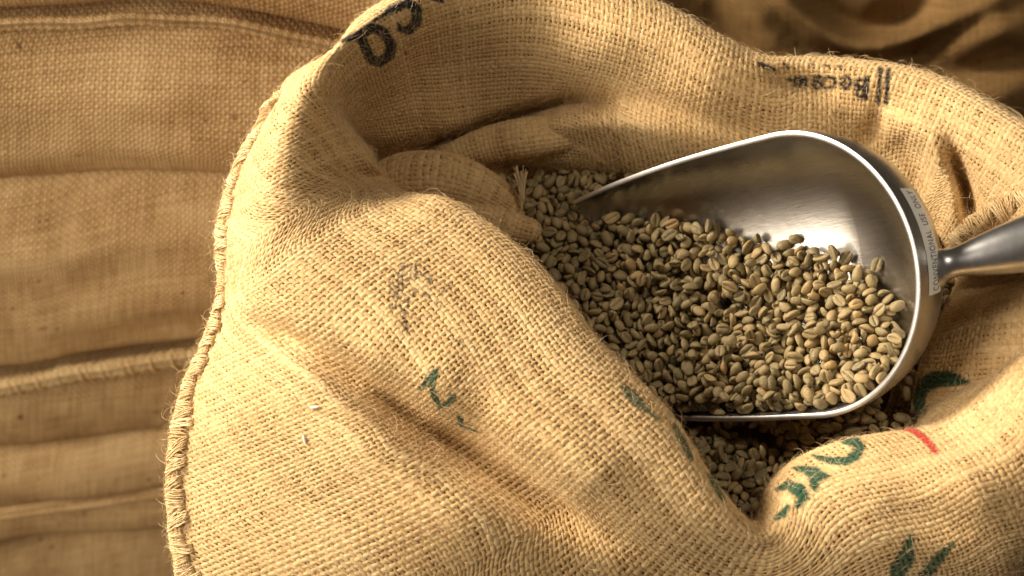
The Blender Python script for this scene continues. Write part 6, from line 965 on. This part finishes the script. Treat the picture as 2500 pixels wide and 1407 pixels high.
496,133,-82,55,-126,32,72,3,694,-129,-126,-22,-1,-90,75,7,1167,-2,141,60,152,10,65,7,917,-623,-448,-5,-17,-15,81,0,1103,-564,-160,49,-35,-102,76,7,1141,-475,-75,14,158,-44,81,5,568,250,3,37,-75,6,78,3,1138,-209,18,-65,-39,31,77,1,
516,-32,-225,10,-176,59,76,1,1355,-387,36,-79,-9,6,70,1,683,-373,-316,-172,22,19,79,2,1016,81,114,31,-160,-28,68,7,1190,-912,-375,-157,36,-44,67,0,662,289,65,167,15,-53,73,6,836,-436,-207,141,-30,-66,76,2,840,-97,-90,-21,-154,58,77,3,
935,-101,-60,-140,42,-14,70,1,827,-318,-161,153,-19,-59,67,4,1411,-735,-244,90,-42,124,66,0,140,667,-68,18,158,59,80,4,220,474,-82,73,-16,-149,76,0,186,504,-76,-27,22,89,69,1,1252,-654,-47,5,-44,-60,76,6,136,281,-144,-10,168,-68,79,2,
321,347,-88,-152,6,76,81,0,1565,-577,228,-20,32,-31,78,0,1464,-610,150,76,-5,19,65,7,1161,-394,-64,10,-22,-78,69,5,1057,-434,-184,154,16,3,79,6,1411,-184,247,128,-2,20,68,3,1324,-154,150,-55,-16,106,69,3,1524,-257,240,-22,0,-152,74,5,
1496,-226,228,-18,19,-39,66,0,1595,-695,211,-171,8,55,71,7,1190,-378,-43,34,-9,-173,69,2,1248,-340,-35,14,104,10,71,0,1512,-659,179,-42,18,-25,68,4,1075,-230,-54,13,13,-152,69,6,1035,-877,-426,-17,-52,115,76,5,417,16,-182,-79,179,3,80,6,
1072,-415,-132,-158,-7,-28,80,7,1056,-1037,-399,-49,-166,-24,80,4,682,-403,-353,18,-27,29,78,3,380,240,-56,-17,-136,85,76,6,670,-78,-155,-157,-2,-3,66,3,1990,-308,92,-131,-38,-99,67,3,1161,-250,-15,25,-29,149,72,2,1127,-536,-123,-18,42,138,75,6,
345,30,-170,77,-13,-179,77,1,559,-132,-263,-43,36,-52,73,2,1086,-921,-409,-126,39,103,76,4,634,-153,-313,61,43,149,77,0,669,-187,-209,-41,-8,12,77,0,984,-212,-118,44,-109,99,75,1,530,-212,-250,-8,-173,42,78,0,1658,-602,-113,-3,30,73,78,2,
491,-210,-210,-29,-23,56,66,1,1126,-1087,-398,-154,56,13,68,6,588,-203,-232,77,-20,52,65,4,657,7,-242,-56,-53,-12,80,7,679,-268,-255,74,17,108,72,2,610,-87,-230,72,59,-74,79,3,1463,-673,97,99,-29,16,74,2,1395,-395,170,89,-28,59,80,0,
1274,-836,-338,-11,36,-50,66,0,1313,-584,-254,-60,27,-113,80,0,838,-218,-224,-130,27,95,76,3,135,501,-55,-96,115,54,67,5,232,264,-79,59,154,-9,79,6,126,690,-44,-20,-5,102,70,4,1021,-333,-59,6,-154,0,74,3,1068,-544,-149,8,-36,-46,79,2,
959,-485,-158,0,-164,59,67,0,1014,-365,-111,170,11,-65,73,3,984,-606,-435,8,-50,35,65,0,989,-564,-418,-42,-19,171,69,3,1218,-628,-27,-50,32,93,73,2,1039,-391,-77,-132,-64,-61,71,3,871,-402,-257,40,-173,25,81,6,358,377,-66,24,-115,26,74,7,
423,137,-138,52,-13,83,78,3,1440,-524,67,49,-158,16,70,0,376,163,-107,-102,-23,-10,65,0,799,-237,-222,-20,-105,38,76,7,609,161,-11,-77,-26,-9,71,4,689,-289,-310,79,162,9,79,6,1523,-383,230,26,148,93,75,3,524,-281,-250,-123,-36,91,72,2,
1415,-736,107,41,1,-75,74,5,452,202,-100,-59,-147,22,74,0,898,-755,-423,35,24,-68,79,5,1370,-703,-303,-36,129,46,80,5,1340,-569,4,82,-158,10,75,4,1247,-322,72,-121,-9,-89,69,2,1271,-107,12,-5,-128,-119,80,2,320,535,-63,-28,-8,113,79,3,
350,653,-49,84,2,-30,69,0,370,592,-6,38,152,76,74,5,887,-674,-409,-36,45,-145,66,4,434,309,-90,115,-48,43,66,4,910,-854,-367,-60,-175,35,70,3,246,715,-17,134,-71,-55,68,4,1568,-521,219,45,152,3,71,2,1317,-567,59,-54,0,-173,69,0,
685,-273,-181,44,-154,-6,77,4,715,-247,-237,47,-13,-97,75,5,868,-244,-186,139,-70,-59,78,3,782,-96,-268,60,154,-11,77,2,931,-792,-402,28,-79,-82,75,2,980,-387,-214,73,6,-134,70,0,1406,-628,88,-23,-64,54,67,3,1249,-502,-62,15,-61,-127,65,2,
1016,-401,-181,20,-52,-111,72,4,1119,-519,-190,-22,-28,8,66,2,1040,20,97,66,-55,63,65,4,2071,-12,131,16,14,-158,72,6,1052,-568,-115,19,-176,73,66,5,956,-134,1,23,71,-95,71,3,15,234,-170,36,113,29,81,2,4,329,-147,18,33,-17,67,2,
1541,-830,-205,89,170,-10,72,2,1504,-786,-185,-46,156,-24,76,2,1616,-634,-87,-140,-24,26,70,2,1598,-845,-159,58,4,-163,69,1,1612,-817,-133,-9,-131,124,75,2,1664,-891,-136,-59,-144,-33,73,1,1753,-848,-94,18,-4,111,67,3,1413,-833,-244,155,40,-57,67,2,
1827,-429,39,87,29,118,73,1,1901,-364,66,43,-118,-62,77,2,1847,-292,77,-44,-34,-170,80,5,1727,-519,-16,113,86,-47,66,0,1872,-356,53,-144,-36,83,66,4,1938,-121,112,-85,138,47,75,3,1955,-43,139,-101,-17,150,79,3,1973,-14,162,26,16,102,75,2,
1955,75,163,135,11,102,71,1,2032,138,210,-168,2,-94,79,6,1992,244,187,17,37,111,68,6,1902,9,146,-29,0,-178,67,4,1924,88,121,85,-5,166,72,1,1956,180,201,-70,-148,-8,80,0,1915,218,166,-16,16,82,76,6,1933,306,186,-81,31,-154,66,2,
1990,-258,95,87,-66,92,71,3,1950,-186,107,136,6,-28,76,4,1829,322,185,91,13,-140,81,2,1821,407,213,179,-45,8,80,6,1905,-300,68,13,-27,-116,77,1,1955,-269,121,15,126,91,80,1,1881,-216,110,60,-19,-22,69,1,1905,-88,123,89,-51,71,66,0,
1861,142,160,-141,0,50,75,1,-79,294,-124,-33,-60,135,81,4,-86,348,-134,-109,71,-56,73,2,-136,318,-115,-18,-130,100,80,7,-108,415,-160,21,180,-29,81,5,2017,-85,170,1,147,38,66,1,60,109,-79,-147,52,-43,71,2,130,160,-80,-6,-135,39,71,5,
70,161,-79,-166,19,-48,78,2,22,208,-76,-54,17,-34,73,1,17,146,-106,49,42,178,66,5,-33,216,-80,6,-7,-66,80,3,1,284,-104,-46,2,-159,71,0,1354,-861,-289,130,4,34,67,4,353,572,26,25,129,-29,77,0,109,60,-84,-11,-138,-114,77,7,
222,370,-77,44,120,-97,75,5,655,703,6,-164,-5,-67,68,5,530,612,30,12,11,-44,67,1,781,651,28,-15,28,-93,79,6,816,-913,-367,31,142,-86,65,6,810,-874,-357,132,-11,-39,78,3,839,-775,-371,34,-168,28,77,0,811,-726,-366,-2,0,-124,74,2,
820,-645,-379,-16,-6,-134,77,5,802,-831,-391,-95,-30,95,76,1,757,-799,-394,-29,169,2,73,0,694,-728,-401,104,-26,102,76,6,716,-680,-408,-25,105,-102,79,6,751,-630,-416,48,-38,141,75,5,1324,-918,-283,115,15,88,79,6,1248,-968,-321,-39,-14,121,75,0,
1275,-931,-293,153,-6,107,79,0,952,-1037,-360,16,14,-158,72,4,929,-950,-348,20,-17,138,80,5,880,-941,-328,-25,-3,87,80,6,868,-871,-357,-16,156,-64,71,1,876,-810,-376,0,-28,-160,73,2,830,-825,-345,-1,-151,-110,78,5,1088,-1147,-338,-46,-2,24,75,6,
1031,-1133,-356,142,-38,83,79,0,976,-1102,-352,88,-15,111,78,2,1261,-980,-273,29,-24,-94,65,3,1193,-1019,-282,-62,6,-80,80,6,1228,-998,-299,-65,44,-57,75,6,1387,-887,-257,-75,158,-29,72,6,1304,-884,-265,70,-48,84,70,7,1460,-842,-233,30,-107,22,81,1,
1049,667,40,126,4,138,66,3,1074,-1153,-386,77,20,24,74,3,1074,-1116,-370,100,55,-7,66,0,1481,-852,-158,80,-58,-115,66,6,1474,-650,-112,35,-170,64,69,0,1502,-863,-199,39,-15,13,71,4,1524,-863,-156,163,34,-40,74,1,1751,515,188,-79,-34,88,67,3,
1679,-582,-48,8,-1,-16,80,1,1704,-853,-103,-68,-15,96,77,3,1898,-82,184,72,-8,-167,71,2,1912,117,156,-145,9,-66,65,0,1864,238,182,-131,42,6,70,2,1838,-486,42,-39,9,-33,73,5,1846,-395,67,86,8,-171,81,0,1862,-347,103,4,-158,46,74,0,
1694,-537,-62,83,159,-23,72,3,1857,-443,74,-166,13,44,66,1,2009,208,225,155,3,-80,66,0,1956,223,213,144,-19,-46,71,4,2012,-178,145,-37,72,-127,70,5,1982,-150,153,69,4,-170,74,5,2021,-37,177,13,-160,11,75,4,1893,325,232,127,-9,-91,76,3,
1983,-217,145,-2,172,-54,79,1,1958,-159,121,46,142,-68,68,3,1969,-115,156,-54,3,40,66,3,1938,-96,156,-75,14,29,80,0,2023,31,171,84,15,-124,71,7,1995,73,189,-25,-168,-63,79,7,1888,-139,139,4,-9,121,74,5,1904,-21,173,175,30,17,71,7,
1938,25,185,-17,-26,68,74,7,1882,90,153,13,126,85,75,7,1977,142,192,-29,-152,19,69,0,1865,207,143,-166,-22,-40,65,1,1926,258,190,-158,2,87,76,3,1887,348,202,16,-171,-80,77,2,1827,348,223,83,6,45,81,4,1806,384,235,39,-51,-46,69,5,
1842,462,173,-87,-28,-47,71,4,1937,-317,114,86,49,118,80,1,1885,-307,108,-26,-33,-45,67,3,1879,-161,108,-18,-6,93,72,3,1005,-1053,-376,-162,-9,19,80,2,939,-979,-383,-36,35,120,78,3,926,-893,-367,-55,31,3,74,0,876,-978,-378,-82,57,-11,73,1,
909,-930,-385,110,32,-99,69,7,576,-50,-194,-119,16,64,71,4,610,-406,-425,-36,-134,51,76,2,844,-862,-407,35,-126,-94,76,2,849,-727,-400,-17,-161,25,65,0,770,680,4,-20,3,14,78,1,868,-900,-384,-19,36,20,69,0,766,-869,-389,6,-125,2,78,5,
795,-808,-435,-102,32,-21,71,5,763,-754,-422,-9,131,110,67,1,836,-677,-398,54,-174,40,72,3,789,723,2,-42,64,-162,74,4,841,-916,-407,-107,33,45,71,0,653,-140,-201,-1,-28,151,73,1,1529,-462,148,21,137,98,68,2,1402,-379,101,-54,-162,-26,72,6,
1410,-468,67,6,-28,-132,69,5,1374,-351,70,118,-10,73,78,3,766,-703,-394,22,-163,39,80,2,735,-719,-429,125,-1,94,66,5,775,-513,-444,77,-36,-91,79,0,652,638,15,9,-38,-46,67,2,595,626,28,-57,-26,-179,70,6,532,653,21,116,145,7,71,4,
371,-139,-206,48,9,30,80,2,376,-265,-285,17,-14,88,67,5,380,-210,-252,-14,-9,159,78,2,569,-471,-453,127,120,-7,76,6,411,577,11,-142,45,45,77,6,182,92,-125,-107,-85,-74,74,0,135,121,-102,155,-3,-54,80,0,94,201,-110,-17,54,-36,68,4,
106,21,-144,13,0,84,80,6,603,-455,-454,7,-65,93,75,3,92,127,-119,-45,23,-28,67,2,54,249,-78,-9,34,-141,74,2,-7,188,-117,-123,15,28,81,4,-17,229,-104,169,4,44,67,6,5,361,-118,118,50,-9,75,3,-48,351,-163,9,136,12,70,0,
1018,-128,-56,-50,-28,19,75,0,882,-145,-101,-40,4,175,77,2,1305,-432,3,-1,-171,-84,68,7,2013,-16,136,153,-16,38,80,0,2066,26,138,45,-27,-116,73,1,1983,-110,111,122,-11,-109,73,2,1963,-7,116,12,72,55,80,4,2017,55,149,-42,-174,43,67,2,
2015,94,157,-65,141,25,69,5,2025,180,190,-163,13,-11,65,1,2007,209,167,13,-31,172,73,2,1919,47,143,51,30,0,66,2,1943,139,136,139,5,-11,71,3,1944,159,163,178,6,-31,72,5,1961,277,217,8,-12,133,73,2,1912,334,170,1,23,-137,73,1,
1943,-255,77,31,19,46,73,1,1404,-359,146,-151,-11,-25,69,0,1359,-540,42,57,-72,-70,69,2,1620,-479,228,97,38,50,79,4,1860,393,171,88,-161,-5,78,1,1952,-350,81,-23,139,-93,72,7,1892,-257,96,-1,31,105,76,3,1928,-213,95,-78,-63,-20,70,2,
1853,298,153,-65,-8,-147,79,1,1792,459,167,-13,-32,-49,81,2,1892,-420,40,39,34,-9,66,2,504,-345,-286,173,-10,52,78,2,305,-86,-202,176,-10,-70,79,4,302,-172,-209,-12,-39,72,80,0,294,-110,-170,-18,-16,101,77,1,256,-55,-162,-174,23,-32,69,5,
573,-382,-343,-141,5,31,76,7,546,-452,-355,20,-12,-165,79,2,480,-283,-264,36,59,-127,77,2,1771,-477,-13,-110,125,-10,77,1,1802,504,168,-16,126,-46,76,7,1754,-848,-133,39,43,18,80,1,1772,-425,4,59,149,30,80,0,1533,-628,-125,6,161,-65,71,0,
1711,-880,-148,25,-2,-71,79,1,1645,-810,-184,140,13,-12,79,7,1578,-857,-194,57,-145,43,71,4,947,-209,-144,104,39,78,71,1,1203,-443,-127,-49,28,-156,69,6,1542,-887,-223,-34,103,52,76,5,1167,-437,-46,28,-88,73,81,1,1264,-289,21,-38,-160,-60,68,5,
1446,-777,-246,-38,21,-106,78,0,1379,-150,176,-14,-28,-8,73,4,1603,-662,248,-85,14,155,80,1,1496,-500,169,-174,-2,4,76,7,1542,-786,232,-4,-59,-137,75,2,215,-116,-134,14,23,-47,73,2,168,-4,-147,-5,14,-4,70,3,218,4,-128,-12,134,57,80,1,
1680,-565,237,1,-45,-33,72,5,1666,-483,245,-58,-7,40,81,7,1348,-863,-329,-70,-12,171,71,0,370,-346,-260,31,-1,48,80,2,407,-240,-219,30,36,-146,74,7,279,-174,-182,-7,-27,48,66,4,305,-60,-150,-151,15,-4,69,4,236,-173,-182,-5,-132,-125,71,2,
270,-153,-149,25,-16,170,66,1,267,-28,-129,22,-147,-7,70,3,1281,-870,-316,31,77,-71,77,2,1162,-1074,-350,-118,29,-96,80,5,1195,-1026,-339,179,-42,17,80,0,515,-334,-237,86,58,-64,71,1,428,-319,-262,-55,28,-62,79,3,399,-193,-203,-64,119,-60,71,3,
521,-387,-314,-18,4,-98,69,0,571,-382,-300,6,21,158,70,5,547,-319,-256,-160,56,28,65,1,973,-1078,-415,53,38,-20,79,1,958,-1021,-396,-73,-16,40,66,2,982,-965,-393,-37,-29,-94,69,6,992,-672,-400,16,18,-73,69,1,665,-488,-241,-29,161,-54,75,4,
909,-987,-418,88,19,90,68,4,925,-871,-402,2,153,63,71,3,882,687,23,20,-3,56,73,4,870,-950,-409,-2,-39,129,80,0,798,-719,-421,-28,-60,-34,70,1,827,-627,-414,15,174,39,76,2,790,-601,-438,-139,-8,97,75,6,737,731,-11,-65,32,-47,80,2,
754,-592,-455,-160,2,80,75,6,594,658,0,-73,56,-61,78,5,654,-616,-457,-147,-16,43,75,7,650,670,-23,4,8,-98,70,5,1348,-182,181,9,-127,-119,74,0,566,659,-16,85,-109,-71,75,1,467,592,7,88,-72,84,70,5,521,670,-8,2,119,111,68,6,
432,636,-23,-86,-5,99,67,6,256,44,-125,24,-133,-40,73,6,224,35,-151,-118,53,-35,73,3,172,431,-89,-37,-49,25,65,1,1346,-388,88,-105,10,-44,70,3,1348,-688,73,-10,129,11,72,5,142,91,-146,78,50,-33,74,3,81,226,-133,-48,-66,136,68,0,
34,248,-121,27,3,87,66,5,-69,800,-63,-5,-36,-74,79,7,251,-79,-127,50,16,-119,69,3,222,-42,-122,14,-26,93,73,0,159,77,-71,-123,11,106,71,3,151,-52,-122,29,-19,91,70,0,196,51,-111,-6,-179,41,74,4,-35,294,-126,48,-19,89,72,1,
-153,829,-72,38,-34,-126,71,2,2024,157,151,135,1,-116,71,2,2023,-67,128,123,14,-5,81,4,386,-323,-229,-159,19,44,68,3,339,-284,-217,29,178,-61,67,6,373,-241,-201,108,-6,63,75,4,322,-201,-180,-42,-8,18,75,1,289,-232,-199,-24,7,-28,77,4,
222,-176,-134,-32,78,-26,74,1,280,-101,-134,12,-9,63,77,4,298,-40,-107,-25,41,-97,73,5,432,-270,-173,45,38,45,75,6,399,-243,-167,-26,-141,0,75,0,453,-356,-263,-73,-37,-120,76,5,433,-292,-219,68,41,141,77,1,1906,296,135,-42,150,-54,68,3,
1983,-209,70,5,56,158,71,4,2031,-112,104,-128,-35,-45,73,1,1966,49,125,-124,-52,-94,74,2,1899,-161,71,-87,-45,-23,75,4,1922,-87,83,28,-28,-102,70,7,1923,184,140,-27,-176,-18,70,0,1880,261,126,-57,17,155,77,0,1885,363,137,147,-23,51,74,0,
1939,-302,43,-3,162,-72,72,5,1926,-233,49,59,22,91,69,1,572,-442,-397,-44,-35,-80,76,7,605,-443,-311,-135,27,-35,69,1,511,-369,-215,-5,24,-120,72,4,524,-460,-231,-110,18,-109,74,3,570,-446,-330,41,-5,90,67,6,565,-397,-264,55,0,-100,69,1,
542,-384,-237,16,14,-105,67,5,514,-432,-262,-11,-47,72,65,3,473,-285,-217,-105,-2,-49,69,0,1873,-420,14,-139,13,4,69,0,1751,-526,-61,-30,166,-29,79,2,1744,-483,-72,-116,-19,-34,74,3,1826,-497,-16,-79,-16,84,79,5,637,44,8,-30,-31,-124,72,5,
671,-403,-290,-12,27,-89,66,4,1693,-753,-159,-81,10,-17,66,1,1630,-550,-113,35,138,-58,68,1,691,-702,-334,-64,-31,86,80,3,522,-502,-265,-21,56,176,70,2,1609,-591,-108,48,-15,-58,73,6,1618,-841,-207,-109,-2,-58,70,5,1692,-791,-158,51,-98,-72,72,1,
1546,-600,-182,48,-21,-22,70,0,1568,-592,-140,60,11,171,66,4,1570,-860,-236,-61,14,139,73,0,1610,-783,-197,-37,146,61,75,6,1505,-879,-262,134,-119,16,74,6,1501,-605,-207,177,27,-40,69,0,1481,-793,-267,-78,4,-98,67,2,1192,-515,-27,50,7,34,81,4,
1083,-505,-36,67,-122,37,73,1,1475,-853,-286,-24,12,137,68,5,1435,-801,-289,-8,-15,142,78,2,1259,-902,-364,163,-4,41,79,3,1160,-741,-358,146,39,83,73,2,286,-212,-141,122,10,43,70,0,317,-135,-139,-77,36,-103,74,1,184,-72,-104,-43,16,-152,71,2,
198,-14,-91,-140,-63,-31,75,2,-15,265,-75,36,-8,-37,76,0,154,-5,-93,-11,36,-4,77,3,167,33,-81,-19,10,7,70,4,468,-407,-259,26,1,8,69,7,314,-277,-183,5,177,-3,74,2,352,-227,-177,71,136,38,79,6,344,-186,-139,-7,-19,27,80,5,
545,-466,-265,-10,-48,54,72,2,486,-356,-252,-138,20,88,70,0,433,-352,-200,60,-54,-35,70,0,388,-314,-205,-1,26,-8,75,4,1038,-1084,-392,-36,35,35,72,2,1017,-673,-437,-14,-126,110,69,7,612,-475,-291,137,15,-77,74,3,608,-446,-248,-109,-37,-114,77,4,
572,-463,-286,-168,-68,-11,66,4,597,-407,-265,-59,2,52,66,3,582,-405,-219,-126,47,-18,73,0,478,-449,-248,-164,-34,42,80,5,475,-353,-195,14,-1,-63,69,6,922,698,-10,-34,-18,170,74,0,958,-972,-426,67,-155,24,71,5,846,673,-1,17,-164,2,76,0,
727,-661,-373,-54,35,16,71,5,652,-457,-282,20,-16,157,79,2,599,-518,-250,70,-37,-106,73,3,949,-895,-432,-90,29,117,67,2,754,-541,-479,-26,5,165,80,4,898,-1024,-371,74,-82,47,77,5,793,-680,-339,78,-50,58,79,0,695,737,-19,-8,47,-24,79,4,
710,-563,-474,-116,-6,-48,70,2,612,707,-24,0,-128,-15,76,6,564,722,-38,-15,-4,-175,75,6,649,-564,-470,-164,50,-51,70,3,473,645,-12,-131,109,-8,80,6,520,688,-38,-158,50,-40,75,0,1307,-506,84,104,-61,-35,80,4]
#DATA-END
build_beans()
